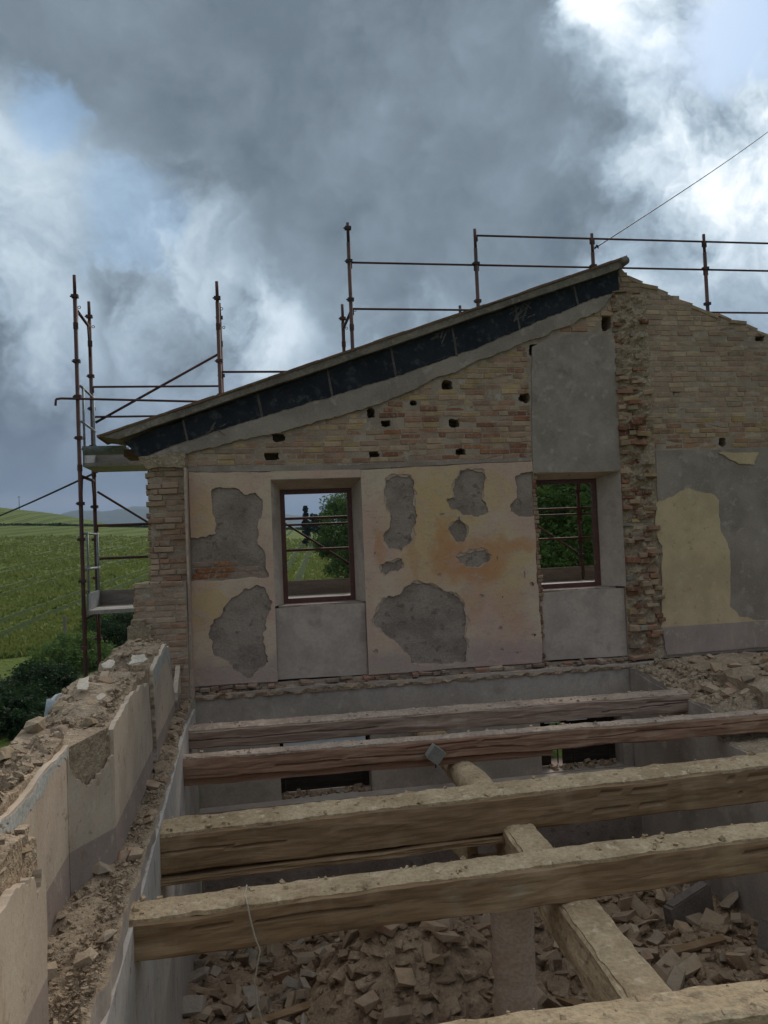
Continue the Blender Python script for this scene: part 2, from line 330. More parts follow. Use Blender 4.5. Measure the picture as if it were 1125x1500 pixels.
def painted_plaster():
    """ochre and pink limewash, with its stains, on the gable wall"""
    m, h, bs, pos = base_mat('ochre_limewash')
    sx = h.sep(pos); 
    warp = h.vmath('SCALE', h.vmath('SUBTRACT', h.noise(pos, 2.2, 5, 0.6, col=True), (.5, .5, .5)), scale=0.75)
    q = h.sep(h.vmath('ADD', pos, warp))
    x, z = q[0], q[2]
    def blob(cx, cz, rx, rz, lo=0.0):
        dx = h.math('DIVIDE', h.math('SUBTRACT', x, cx), rx); dz_ = h.math('DIVIDE', h.math('SUBTRACT', z, cz), rz)
        d = h.math('ADD', h.math('MULTIPLY', dx, dx), h.math('MULTIPLY', dz_, dz_))
        return h.ss(d, 1.3, lo)
    pink = (0.60, 0.385, 0.285); ochre = (0.61, 0.405, 0.20); orange = (0.54, 0.25, 0.11); lilac = (0.41, 0.295, 0.26); cream = (0.62, 0.46, 0.325)
    col = h.mix(h.ss(h.noise(pos, 1.6, 5, 0.6), 0.40, 0.62), pink, cream)
    for b, k in ((blob(2.55, 0.35, 0.75, 0.75), .95), (blob(2.45, -0.35, 0.5, 0.5), .7), (blob(3.45, 0.55, 0.3, 0.4), .7), (blob(3.5, -0.45, 0.55, 0.5), .8), (blob(-0.55, 0.4, 0.28, 0.45), .6), (blob(-0.55, -0.85, 0.25, 0.35), .8), (blob(-0.3, -1.0, 0.3, .3), .5)):
        col = h.mix(h.math('MULTIPLY', b, k), col, ochre)
    for b, k in ((blob(3.02, -0.42, 0.55, 0.36), .95), (blob(2.62, -0.08, 0.22, 0.3), .7), (blob(3.62, -0.18, 0.45, 0.14), .7), (blob(2.2, -0.25, 0.12, 0.5), .4), (blob(1.72, -0.15, 0.1, 0.3), .6), (blob(3.6, -1.1, 0.3, 0.35), .35), (blob(3.0, -0.9, .3, .3), .4)):
        col = h.mix(h.math('MULTIPLY', b, k), col, orange)
    low = h.ss(h.math('ADD', sx[2], h.math('MULTIPLY', h.math('SUBTRACT', h.noise(pos, 2.5, 4), 0.5), 0.5)), -1.45, -1.66)
    col = h.mix(h.math('MULTIPLY', low, 0.75), col, lilac)
    scum = h.noise(h.vmath('MULTIPLY', pos, (1.0, 1.0, 1.7)), 1.9, 7, 0.68, 0.8)
    col = h.mix(h.math('MULTIPLY', h.ss(scum, 0.52, 0.66), 0.55), col, (0.57, 0.36, 0.275))
    col = h.mix(h.math('MULTIPLY', h.ss(scum, 0.46, 0.32), 0.35), col, (0.57, 0.38, 0.19))
    flake = h.ss(h.noise(pos, 6.0, 8, 0.68, 0.5), 0.56, 0.60)
    col = h.mix(h.math('MULTIPLY', flake, 0.5), col, (0.53, 0.40, 0.31))
    pit = h.ss(h.noise(pos, 15.0, 5, 0.7, 0.3), 0.64, 0.68)
    col = h.mix(h.math('MULTIPLY', pit, 0.4), col, (0.32, 0.245, 0.20))
    scr = h.noise(h.vmath('MULTIPLY', pos, (1.5, 1, 9)), 4.0, 6, 0.65)
    col = h.mix(h.math('MULTIPLY', h.ss(scr, 0.5, 0.75), 0.4), col, h.mix(1.0, col, (0.68, 0.64, 0.62), 'MULTIPLY'))
    f = h.noise(pos, 40.0, 5, 0.6)
    col = h.mix(h.math('MULTIPLY', h.ss(f, 0.5, 0.75), 0.5), col, h.mix(1.0, col, (0.7, 0.68, 0.66), 'MULTIPLY'))
    h.l.new(col, bs.inputs['Base Color']); bs.inputs['Roughness'].default_value = 0.93; bs.inputs['Specular IOR Level'].default_value = 0.1
    bump(h, bs, h.math('ADD', f, h.math('MULTIPLY', flake, 0.6)), 0.5, 0.008)
    return m
M['limewash'] = painted_plaster()

def two_tone(name, up, low, zline, stain, patina=0.5):
    """painted wall with a darker painted dado below zline"""
    m, h, bs, pos = base_mat(name)
    z = h.sep(pos)[2]
    up, low, stain = warm(up), warm(low), warm(stain)
    n = h.noise(pos, 1.7, 5, 0.6); f = h.noise(pos, 38, 5, 0.6)
    st = h.noise(h.vmath('MULTIPLY', pos, (5, 5, 0.9)), 3.0, 6, 0.65, 0.3)
    col = h.mix(h.ss(n, .38, .64), up, [c * .82 for c in up])
    lowc = h.mix(h.ss(n, .38, .64), low, [c * .85 for c in low])
    col = h.mix(h.ss(h.math('ADD', z, h.math('MULTIPLY', h.math('SUBTRACT', f, .5), .012)), zline - .004, zline + .004), lowc, col)
    col = h.mix(h.math('MULTIPLY', h.ss(st, .54, .72), patina), col, stain)
    pit = h.noise(pos, 9.0, 7, 0.68, 0.4)
    col = h.mix(h.math('MULTIPLY', h.ss(pit, .60, .65), .55), col, [c * .6 for c in stain])
    col = h.mix(h.math('MULTIPLY', h.ss(pit, .42, .36), .35), col, [min(.6, c * 1.25) for c in up])
    col = h.mix(h.math('MULTIPLY', h.ss(f, .5, .75), .45), col, h.mix(1.0, col, (.68, .66, .63), 'MULTIPLY'))
    h.l.new(col, bs.inputs['Base Color']); bs.inputs['Roughness'].default_value = 0.9; bs.inputs['Specular IOR Level'].default_value = 0.12
    bump(h, bs, f, 0.4, 0.006)
    return m
M['side_plaster'] = two_tone('cream_and_lilac_paint', (0.50, 0.435, 0.36), (0.335, 0.28, 0.255), -1.83, (0.38, 0.295, 0.21), .75)
M['yellow'] = two_tone('yellow_and_lilac_paint', (0.57, 0.46, 0.30), (0.38, 0.315, 0.29), -1.48, (0.51, 0.385, 0.24), .55)
M['peeling'] = two_tone('peeling_white_paint', (0.52, 0.50, 0.475), (0.46, 0.43, 0.40), -3.4, (0.28, 0.225, 0.18), .95)
M['chip'] = mottled('old_pale_paint', (0.50, 0.475, 0.43), (0.43, 0.405, 0.36), (0.37, 0.335, 0.29), 6, 40, wm=False)
M['column'] = mottled('brick_column_plaster', (0.55, 0.465, 0.39), (0.47, 0.365, 0.29), (0.51, 0.445, 0.385), 1.8, 30, stretch=(1, 1, 1.6))

def field_mat():
    m, h, bs, pos = base_mat('wheat_field')
    p = h.sep(pos)
    n1 = h.noise(pos, 0.02, 5, 0.6); n2 = h.noise(pos, 0.35, 6, 0.65); n3 = h.noise(h.vmath('MULTIPLY', pos, (1, 1, 1)), 3.5, 4, 0.7)
    col = h.mix(h.ss(n1, .38, .62), (0.118, 0.148, 0.030), (0.148, 0.172, 0.036))
    col = h.mix(h.math('MULTIPLY', h.ss(n2, .45, .7), .6), col, (0.135, 0.165, 0.035))
    col = h.mix(h.math('MULTIPLY', h.ss(n3, .5, .75), .4), col, (0.07, 0.10, 0.018))
    u = h.math('ADD', h.math('SUBTRACT', p[0], h.math('MULTIPLY', p[1], .0964)), 20.784)
    u = h.math('ADD', u, h.math('MULTIPLY', h.math('SUBTRACT', n2, .5), .5))
    fr = h.math('FLOORED_MODULO', u, 8.0)
    t1 = h.math('MINIMUM', fr, h.math('SUBTRACT', 8.0, fr)); t2 = h.math('ABSOLUTE', h.math('SUBTRACT', fr, 1.95))
    col = h.mix(h.math('MULTIPLY', h.ss(h.math('MINIMUM', t1, t2), .55, .25), .85), col, (0.030, 0.045, 0.012))
    h.l.new(col, bs.inputs['Base Color']); bs.inputs['Roughness'].default_value = 0.9; bs.inputs['Specular IOR Level'].default_value = 0.1
    bump(h, bs, h.math('ADD', n2, n3), 1.0, 0.35)
    return m
M['field'] = field_mat()
def leaf_mat(name, c1, c2):
    m, h, bs, pos = base_mat(name)
    a = h.noise(pos, 0.9, 4, .6); b = h.noise(pos, 14.0, 3, .6)
    col = h.mix(h.ss(a, .35, .65), c1, c2)
    col = h.mix(h.math('MULTIPLY', h.ss(b, .45, .75), .6), col, [c * .5 for c in c1])
    h.l.new(col, bs.inputs['Base Color']); bs.inputs['Roughness'].default_value = 0.7; bs.inputs['Specular IOR Level'].default_value = 0.2
    tr = h.node('ShaderNodeBsdfTranslucent'); h.l.new(col, tr.inputs[0])
    mx = h.node('ShaderNodeMixShader'); mx.inputs[0].default_value = 0.35
    out = [n for n in h.n if n.type == 'OUTPUT_MATERIAL'][0]
    h.l.new(bs.outputs[0], mx.inputs[1]); h.l.new(tr.outputs[0], mx.inputs[2]); h.l.new(mx.outputs[0], out.inputs[0])
    return m
M['leaf'] = leaf_mat('leaf_green', (0.085, 0.145, 0.034), (0.12, 0.18, 0.045))
M['wheat'] = leaf_mat('wheat_green', (0.155, 0.185, 0.040), (0.195, 0.215, 0.052))
M['leaf_dark'] = leaf_mat('leaf_dark', (0.022, 0.045, 0.016), (0.035, 0.062, 0.020))
M['cypress'] = leaf_mat('cypress_green', (0.014, 0.028, 0.014), (0.022, 0.038, 0.018))

# ------------------------------------------------------------------ ground, field, far hills
def a_line(pts, az): return lerp_line(pts, max(pts[0][0], min(pts[-1][0], az)))
A1L = [(-180, .6), (-30, 1.75), (-16, 1.7), (-11, 1.55), (-7.5, 1.35), (4, .65), (30, .7), (180, .6)]
A2L = [(-180, 1), (-40, 3.6), (-25, 3.2), (-16.3, 2.85), (-13, 2.35), (-11, 1.9), (-8, 1.2), (0, .3), (30, .3), (180, .6)]
def terrain_z(d, az):
    za = math.tan(R(a_line(A1L, az))) * 270; zb = math.tan(R(a_line(A2L, az))) * 560
    if d < 32: z = -5.6
    elif d < 270:
        t = (d - 32) / 238.; z = -5.6 + (za + 5.6) * (t ** 1.05)
    elif d < 560:
        t = (d - 270) / 290.; dip = -5 * math.sin(math.pi * min(1, t * 1.6)) if t < .62 else 0
        z = za + (zb - za) * (t * t * (3 - 2 * t)) + dip
    else:
        t = min(1, (d - 560) / 1500.); z = zb + (-40 - zb) * t
    x, y = d * math.sin(R(az)), d * math.cos(R(az))
    if d > 34: z += .18 * fn(x, y, 0, .06) + (d / 270.) * .5 * fn(x, y, 3, .02)
    return z
azs = []; a = -180.0
while a < 180: azs.append(a); a += 0.35 if -24 <= a < 40 else 6.0
ds = [6]; 
while ds[-1] < 9000: ds.append(ds[-1] * (1.025 if 28 < ds[-1] < 620 else 1.18) + .2)
mb = MB(); nA = len(azs); vs = []
def tram(x, y):
    # wheel tracks the tractor leaves in the crop, in pairs up the slope
    u = (x - .10 * y + 21 + .0012 * (y - 60) ** 1 * 3) / 8.0; fr = (u - math.floor(u)) * 8.0
    return max(0, 1 - min(fr, 8 - fr) / .75) + max(0, 1 - abs(fr - 1.95) / .75)
for d in ds:
    for az in azs:
        x, y = d * math.sin(R(az)), d * math.cos(R(az))
        vs.append((x, y, terrain_z(d, az)))
vs.append((0, 0, -5.6)); c0 = len(vs) - 1
fs = [(i * nA + j, i * nA + (j + 1) % nA, (i + 1) * nA + (j + 1) % nA, (i + 1) * nA + j) for i in range(len(ds) - 1) for j in range(nA)]
fs += [(c0, (j + 1) % nA, j) for j in range(nA)]
mb.add(vs, fs)
g = mb.build('ground', M['field'], smooth=True); tag(g, kind='structure')
# crop ruts and tufts of standing wheat on the slope: one mass nobody could count
mb = MB(); rr = random.Random(3)
n = 0
while n < 60000:
    az = rr.uniform(-19, 12); d = 42 * (190 / 42.) ** (rr.random() ** 1.25)
    x, y = d * math.sin(R(az)), d * math.cos(R(az)); n += 1
    t_ = tram(x, y)
    if t_ > .35: continue
    z = terrain_z(d, az); h_ = rr.uniform(.15, .42) * (1 + d / 150.) * (1 + .5 * fn(x, y, 0, .15)); h_ *= .5; wd_ = h_ * rr.uniform(.5, .9)
    an = rr.uniform(0, math.pi); dx, dy = math.cos(an) * wd_, math.sin(an) * wd_
    mb.add([(x - dx, y - dy, z - .05), (x + dx, y + dy, z - .05), (x + dx * rr.uniform(-.8, .8) + rr.uniform(-.2, .2), y + dy * .3, z + h_)], [(0, 1, 2)])
o = mb.build('wheat_crop', M['wheat'], smooth=False); tag(o, 'green wheat standing over the sloping field', 'crop', kind='stuff')

RIDGE = [(-60, 2.4), (-40, 2.9), (-20, 1.6), (-14, 2.2), (-12.8, 2.36), (-10, 2.62), (-7, 2.88), (-4, 2.75), (0, 2.3), (4, 1.75), (7, 1.5), (12, 1.9), (25, 2.6), (60, 2.2)]
mb = MB(); vs = []; nd = [3600, 3900, 4300, 4800, 5600]; prof = [-.35, .45, .86, 1.0, .2]
azr = [-60 + .5 * i for i in range(241)]
for d, p in zip(nd, prof):
    for az in azr:
        e = a_line(RIDGE, az) + .16 * ff(az, d * .001, 2, .25)
        vs.append((d * math.sin(R(az)), d * math.cos(R(az)), 4800 * math.tan(R(e)) * p + 18 * ff(az, d * .01, 0, .8)))
m_ = len(azr)
mb.add(vs, [(i * m_ + j, i * m_ + j + 1, (i + 1) * m_ + j + 1, (i + 1) * m_ + j) for i in range(len(nd) - 1) for j in range(m_ - 1)])
tag(mb.build('hills', M['hill'], smooth=True), kind='structure')

# ------------------------------------------------------------------ gable wall
gable = thing('gable_wall', 'brick gable wall with peeling ochre plaster and two empty windows', 'wall', (2.5, 10.75, -5))
def gp(o):   # parent keeping world placement
    o.parent = gable; o.matrix_parent_inverse = Matrix.Translation((-2.5, -10.75, 5)); return o
def under(o, root):
    o.parent = root; o.matrix_parent_inverse = Matrix.Translation(-Vector(root.location)); return o
VT = [(-1.82, 1.44), (-0.24, 1.97), (1.33, 2.50), (3.30, 3.15), (5.46, 3.88)]       # verge, top
BT = [(-1.60, 1.375), (-0.78, 1.655), (1.71, 2.49), (3.25, 3.01), (5.45, 3.735)]         # membrane, top
BB = [(-1.39, 1.15), (-1.33, 1.17), (-0.36, 1.49), (1.69, 2.08), (2.71, 2.37), (3.93, 2.87), (4.97, 3.29), (5.43, 3.43)]
MBL = [(-1.34, 1.10), (-0.75, 1.21), (0.35, 1.43), (1.87, 1.83), (2.70, 2.19), (3.98, 2.67), (5.36, 3.24)]
RR_ = [(5.49, 3.80), (5.66, 3.62), (6.30, 3.38), (6.90, 3.13), (7.29, 3.02), (7.84, 2.80), (9.8, 2.03), (11.5, 1.36)]
HOLES = [(0.44, 1.39, .09, .06), (0.34, 1.14, .10, .075), (1.73, 1.13, .075, .06), (2.96, 1.13, .075, .06), (1.71, 1.70, .06, .075), (1.91, 1.55, .07, .05), (2.31, 1.83, .05, .04), (2.80, 2.07, .085, .085), (2.88, 1.54, .09, .07), (3.93, 1.89, .09, .075), (4.10, 2.57, .075, .10), (5.23, 2.98, .085, .13), (6.27, 1.94, .07, .04), (6.98, 1.20, .06, .075), (7.70, 2.76, .09, .06), (2.38, -1.97, .05, .05)]
def hole_loop(hx, hz, a_, b_, sd):
    rr = random.Random(sd)
    return [(hx + a_ * math.copysign(abs(math.cos(t)) ** .6, math.cos(t)) * rr.uniform(.8, 1.1), hz + b_ * math.copysign(abs(math.sin(t)) ** .6, math.sin(t)) * rr.uniform(.8, 1.1)) for t in [k * math.pi / 6 for k in range(12)]]
hl = [[tuple(p) for p in rough(hole_loop(*h_, i), .02, 2, i)] for i, h_ in enumerate(HOLES) if h_[1] > -1.8]
NL = (0.31, 1.53, -1.88, 0.82); NR = (4.02, 5.32, -1.88, 0.81)
outer = [(-1.24, -1.93), (11.5, -1.93)] + [(x, z) for x, z in RR_[::-1]] + [(x, z - .04) for x, z in BT[::-1] if x > -1.24] + [(-1.24, 1.42)]
mb = MB(); prism(mb, [outer, rect(*NL), rect(*NR)] + hl, 10.50, 10.80); gp(mb.build('wall_core', M['mortar']))
WL = (0.44, 1.44, -0.87, 0.70); WR = (4.10, 5.10, -0.86, 0.73)
mb = MB(); prism(mb, [[(p[0], p[1]) for p in outer], rect(*WL), rect(*WR)], 10.803, 11.02); gp(mb.build('wall_back', M['mortar']))
# splayed reveals, lintel soffits and the panels under the windows
for (nx0, nx1, nz0, nz1), (wx0, wx1, wz0, wz1), jl in ((NL, WL, True), (NR, WR, False)):
    for side in ((0, 1) if jl else (1,)):
        xa, xb = (nx0, wx0) if side == 0 else (nx1, wx1)
        xw = xa - .002 if side == 0 else xa + .002
        mb = MB(); zt = nz1 - .002
        mb.add([(xa, 10.474, wz0), (xb, 10.80, wz0), (xw, 10.80, wz0), (xw, 10.474, wz0), (xa, 10.474, zt), (xb, 10.80, zt), (xw, 10.80, zt), (xw, 10.474, zt)],
               [(0, 1, 5, 4), (1, 2, 6, 5), (2, 3, 7, 6), (3, 0, 4, 7), (0, 3, 2, 1), (4, 5, 6, 7)])
        gp(mb.build('window_reveal', M['panel']))
    mb = MB(); x0, x1 = nx0 + .003, nx1 - .003
    mb.add([(x0, 10.476, nz1), (x1, 10.476, nz1), (x1, 10.80, nz1), (x0, 10.80, nz1), (x0, 10.476, nz1 - .004), (x1, 10.476, nz1 - .004), (x1, 10.797, wz1), (x0, 10.797, wz1)],
           [(0, 1, 2, 3), (4, 7, 6, 5), (0, 4, 5, 1), (2, 6, 7, 3), (0, 3, 7, 4), (1, 5, 6, 2)])
    gp(mb.build('lintel_soffit', M['panel']))
    mb = MB(); x0, x1 = nx0 + .002, nx1 - .002
    L = rough([(x0, nz0 + .03), (x1, nz0 + .02), (x1, wz0 - .03), ((x0 + x1) / 2, wz0 - .015), (x0, wz0 - .035)], .006, 4, 5)
    prism(mb, [L], 10.53, 10.79); gp(mb.build('under_window_panel', M['panel']))
    mb = MB(); mb.box(wx0 - .08, wx1 + .10, 10.56, 10.79, wz0 - .03, wz0 - .005); 
    gp(mb.build('inner_sill', M['cement_dark']))
    # brown timber frame, four bars with their own joints
    fr = MB(); b = .065
    fr.box(wx0 + .002, wx0 + b, 10.82, 10.885, wz0 + .002, wz1 - .002); fr.box(wx1 - b, wx1 - .002, 10.82, 10.885, wz0 + .002, wz1 - .002)
    fr.box(wx0 + b, wx1 - b, 10.822, 10.883, wz1 - b, wz1 - .003); fr.box(wx0 + b, wx1 - b, 10.822, 10.883, wz0 + .003, wz0 + b)
    f_ = gp(fr.build('window_frame', M['frame']))
    mb = MB(); mb.box(wx0 + .01, wx1 - .01, 10.89, 11.16, wz0 + .01, wz0 + .05); gp(mb.build('window_sill', M['white_sill']))
    mb = MB(); 
    for zz in (wz0 + .35, wz1 - .3): mb.tube((wx1 - b - .006, 10.835, zz - .03), (wx1 - b - .006, 10.835, zz + .03), .008, 8)
    h_ = mb.build('hinge', M['slab']); under(h_, f_) if False else None
    h_.parent = f_; h_.matrix_parent_inverse = Matrix.Identity(4)

# plaster: grey base coat, then the limewashed finish with its fallen patches
PA1 = [(-0.47, 0.69), (-0.36, 0.74), (-0.13, 0.71), (-0.03, 0.63), (0.11, 0.65), (0.19, 0.56), (0.18, 0.35), (0.12, 0.17), (0.11, -0.04), (0.21, -0.17), (0.22, -0.39), (0.24, -0.48), (-0.24, -0.48), (-0.76, -0.48)]
PA1L = [(-0.75, 0.09), (-0.57, 0.09), (-0.43, 0.12), (-0.42, 0.27), (-0.46, 0.44)]
PA2 = [(0.09, -0.57), (0.23, -0.72), (0.26, -0.91), (0.19, -1.15), (0.14, -1.34), (0.16, -1.46), (0.20, -1.59), (0.05, -1.70), (-0.05, -1.80), (-0.21, -1.70), (-0.32, -1.55), (-0.51, -1.44), (-0.57, -1.18), (-0.52, -1.06), (-0.37, -0.88), (-0.30, -0.79), (-0.17, -0.70), (-0.01, -0.62)]
PB = [[(1.87, 0.76), (2.02, 0.83), (2.21, 0.82), (2.26, 0.68), (2.25, 0.40), (2.29, 0.27), (2.22, 0.10), (2.21, -0.07), (2.10, -0.14), (2.05, -0.21), (1.88, -0.17), (1.81, -0.06), (1.84, 0.07), (1.91, 0.16), (1.92, 0.31), (1.86, 0.41), (1.84, 0.62)],
      [(2.85, 0.75), (2.93, 0.86), (3.09, 0.88), (3.25, 0.85), (3.29, 0.74), (3.23, 0.57), (3.22, 0.47), (3.30, 0.34), (3.31, 0.28), (3.16, 0.22), (2.95, 0.25), (2.79, 0.34), (2.72, 0.46), (2.76, 0.50), (2.83, 0.50)],
      [(2.72, 0.06), (2.81, 0.15), (2.89, 0.20), (2.96, 0.12), (2.98, -0.03), (2.94, -0.12), (2.83, -0.11)],
      [(2.81, -0.31), (2.98, -0.28), (3.09, -0.24), (3.25, -0.25), (3.31, -0.32), (3.28, -0.42), (3.13, -0.48), (2.97, -0.47), (2.87, -0.41)],
      [(1.77, -0.39), (1.90, -0.36), (2.05, -0.32), (2.07, -0.38), (1.99, -0.48), (1.87, -0.48), (1.81, -0.53), (1.75, -0.48)],
      [(2.07, -0.72), (2.19, -0.65), (2.34, -0.66), (2.52, -0.73), (2.70, -0.81), (2.82, -0.88), (2.90, -0.99), (2.92, -1.15), (2.90, -1.32), (2.92, -1.54), (2.89, -1.78), (2.63, -1.79), (2.12, -1.74), (2.08, -1.61), (1.93, -1.45), (1.76, -1.30), (1.63, -1.19), (1.64, -1.07), (1.72, -0.92), (1.85, -0.81), (2.03, -0.77)]]
top1 = rough([(-0.75, 0.95), (-0.2, 0.93), (0.31, 0.92)], .012, 4, 3, False)
left = [tuple(p) for p in top1] + [(0.31, -1.86), (-.2, -1.85), (-0.78, -1.85)] + [tuple(p) for p in rough(list(reversed(PA1)), .02, 3, 8, False)] + [tuple(p) for p in rough(list(reversed(PA1L)), .02, 3, 9, False)]
mb = MB(); prism(mb, [left, rough(PA2, .04, 4, 2)], 10.468, 10.489); gp(mb.build('limewashed_plaster', M['limewash']))
PB7 = [(3.98, 0.21), (3.75, 0.20), (3.63, 0.28), (3.64, 0.38), (3.74, 0.48), (3.72, 0.76), (3.81, 0.81), (3.99, 0.83)]
mid = [tuple(p) for p in rough([(1.53, .92), (2.3, .945), (3.2, .96), (3.99, .975)], .012, 4, 4, False)]
mid += [tuple(p) for p in rough(list(reversed(PB7)), .02, 3, 11, False)]
mid += [tuple(p) for p in rough([(3.98, .1), (3.97, -.7), (4.0, -1.2), (3.99, -1.86)], .02, 5, 5, False)] + [tuple(p) for p in rough([(2.7, -1.85), (1.53, -1.86)], .01, 4, 6, False)]
def grow(p, k, sd):
    rr = random.Random(sd); c = sum((Vector(q) for q in p), Vector((0, 0))) / len(p)
    return [tuple(Vector(q) + (Vector(q) - c).normalized() * rr.uniform(0, k)) for q in p]
def inpoly(c, L_):
    k = False
    for a_, b_ in zip(L_, list(L_[1:]) + [L_[0]]):
        if (a_[1] > c.y) != (b_[1] > c.y) and c.x < (b_[0] - a_[0]) * (c.y - a_[1]) / (b_[1] - a_[1]) + a_[0]: k = not k
    return k
def chips(x0, x1, z0, z1, n_, avoid, sd):
    rr = random.Random(sd); out = []; pts = [Vector(q) for L_ in avoid for q in rough(L_, 0, 2)]
    while len(out) < n_:
        c = Vector((rr.uniform(x0, x1), rr.uniform(z0, z1))); r_ = rr.uniform(.008, .032) * (1.4 if rr.random() < .2 else 1)
        if any((c - q).length < r_ + .07 for q in pts): continue
        if any(inpoly(c, L_) for L_ in avoid): continue
        pts.append(c); e = rr.uniform(.5, 1.6)
        out.append([(c.x + r_ * e * math.cos(t * .785) * rr.uniform(.6, 1.2), c.y + r_ / e * math.sin(t * .785) * rr.uniform(.6, 1.2)) for t in range(8)])
    return out
PBG = [grow(p, .035, 70 + i) for i, p in enumerate(PB)]
ch_ = chips(1.62, 3.92, -1.78, .86, 14, PB + PBG + [PB7], 77)
mb = MB(); prism(mb, [mid] + [rough(p, .04, 4, 20 + i) for i, p in enumerate(PBG)] + ch_, 10.466, 10.478); gp(mb.build('limewashed_plaster', M['limewash']))
mb = MB(); prism(mb, [[(1.532, -1.85), (3.90, -1.85), (3.90, .15), (3.60, .2), (3.60, .40), (3.70, .5), (3.69, .86), (3.9, .90), (1.532, .90)]] + [rough(p, .03, 4, 120 + i) for i, p in enumerate(PB)], 10.4785, 10.4895); gp(mb.build('plaster_undercoat', M['undercoat']))
for x0, x1 in ((-0.75, 0.309), (1.531, 3.975)):
    mb = MB(); prism(mb, [rough([(x0, -1.87), (x1, -1.87), (x1, .99), (x0, 1.0)], .01, 5, 3)], 10.490, 10.52); gp(mb.build('base_coat', M['cement_dark']))
# cement collar along the top of the plaster and over the left window
mb = MB(); prism(mb, [rough([(-0.76, .955), (.31, .935), (1.53, .93), (3.98, .985), (3.98, 1.03), (1.6, .985), (.2, 1.0), (-.76, 1.025)], .012, 4, 7)], 10.478, 10.52); gp(mb.build('cement_collar', M['cement']))
mb = MB(); prism(mb, [rough([(.311, .823), (1.529, .823), (1.529, .925), (.311, .93)], .004, 3, 7)], 10.476, 10.52); gp(mb.build('lintel_plaster', M['limewash']))
# smooth grey panel above the right window
mb = MB(); prism(mb, [rough([(4.0, .815), (5.325, .815), (5.345, 1.9), (5.34, 2.80), (4.8, 2.82), (4.35, 2.74), (4.08, 2.62), (4.03, 1.8)], .012, 5, 13)], 10.482, 10.52); gp(mb.build('grey_panel', M['grey_panel']))
# right-hand room: grey coat, yellow remains, lilac dado
mb = MB(); prism(mb, [rough([(5.87, -1.90), (11.4, -1.93), (11.4, 1.09), (7.6, 1.10), (5.9, 1.09)], .012, 6, 14)], 10.488, 10.52); gp(mb.build('base_coat', M['cement']))
C1 = [(5.85, 0.31), (6.01, 0.37), (6.25, 0.49), (6.40, 0.52), (6.72, 0.44), (6.86, 0.33), (6.86, -0.13), (6.99, -0.41), (6.94, -1.24), (7.08, -1.39), (7.37, -1.47), (9.5, -1.475), (9.5, -1.84), (5.90, -1.88), (5.83, -1.48), (5.89, -0.57), (5.92, -0.31), (5.83, -0.14)]
mb = MB(); prism(mb, [rough(C1, .02, 4, 15)], 10.472, 10.487); gp(mb.build('yellow_plaster', M['yellow']))
mb = MB(); prism(mb, [rough([(6.90, 1.04), (7.55, 1.03), (7.47, 0.84), (7.22, 0.86), (7.05, .95)], .02, 4, 16)], 10.474, 10.487); gp(mb.build('yellow_plaster', M['yellow']))
# roof verge: mortar bed, tiles, black membrane upstand and its mortar fillet
mb = MB(); prism(mb, [rough([(x, z - .025) for x, z in VT] + [(x, z + .01) for x, z in BT[::-1]], .012, 5, 17)], 10.36, 11.06); gp(mb.build('verge_mortar', M['verge']))
rr = random.Random(5); s0 = -1.86
while s0 < 5.4:
    ln = rr.uniform(.30, .42); x1 = min(s0 + ln, 5.52); za, zb = lerp_line(VT, s0), lerp_line(VT, x1)
    t_ = rr.uniform(-.003, .004)
    mb = MB(); prism(mb, [rough([(s0, za - .022), (x1 - .006, zb - .022), (x1 + .01, zb + .014 + t_), (s0 - .01, za + .006 + t_)], .003, 2, int(s0 * 99))], 10.345 + rr.uniform(-.006, .006), 11.1); gp(mb.build('verge_tile', M['tile'])); s0 += ln - .0
mb = MB(); mb.tube((5.49, 10.32, 3.835), (5.49, 11.1, 3.84), .062, 14); gp(mb.build('ridge_tile', M['verge'], smooth=True))
JX = [-1.55, -.80, .18, 1.13, 2.02, 2.9, 3.84, 4.74, 5.44]
for i, (xa, xb) in enumerate(zip(JX, JX[1:])):
    k = 5; tp = [(xa + (xb - xa) * t / k + (.008 if t == 0 else -.008 if t == k else 0)) for t in range(k + 1)]
    lp = [(x, lerp_line(BT, x) - .004) for x in tp]; lo = [(x + .05, max(lerp_line(BB, x + .05), lerp_line(BT, x) - .40)) for x in tp[::-1]]
    if i == 0: lp = [(-1.55, 1.36), (-1.2, 1.49), (-.81, 1.62)]; lo = [(-.76, 1.36), (-1.05, 1.26), (-1.33, 1.16), (-1.42, 1.2)]
    if i == len(JX) - 2: lo[0] = (5.44, 3.43)
    mb = MB(); prism(mb, [rough(lp + lo, .012, 4, 40 + i)], 10.455, 10.52); gp(mb.build('membrane_panel', M['black']))
    if i:
        mb = MB(); prism(mb, [rough([(xa - .012, lerp_line(BT, xa) - .01), (xa + .012, lerp_line(BT, xa) - .01), (xa + .065, lerp_line(BB, xa) + .03), (xa + .035, lerp_line(BB, xa) + .03)], .004, 3, 60 + i)], 10.451, 10.47); gp(mb.build('joint_strip', M['smear']))
bb2 = [(x, lerp_line(BB, x)) for x in [-1.36 + k * .34 for k in range(21)]]; ml2 = [(x, lerp_line(MBL, x)) for x in [-1.34 + k * .34 for k in range(20)]]
mb = MB(); prism(mb, [rough([(x, z + .03) for x, z in bb2] + [(x, z) for x, z in ml2[::-1]], .025, 4, 18)], 10.462, 10.515); gp(mb.build('mortar_fillet', M['cement']))
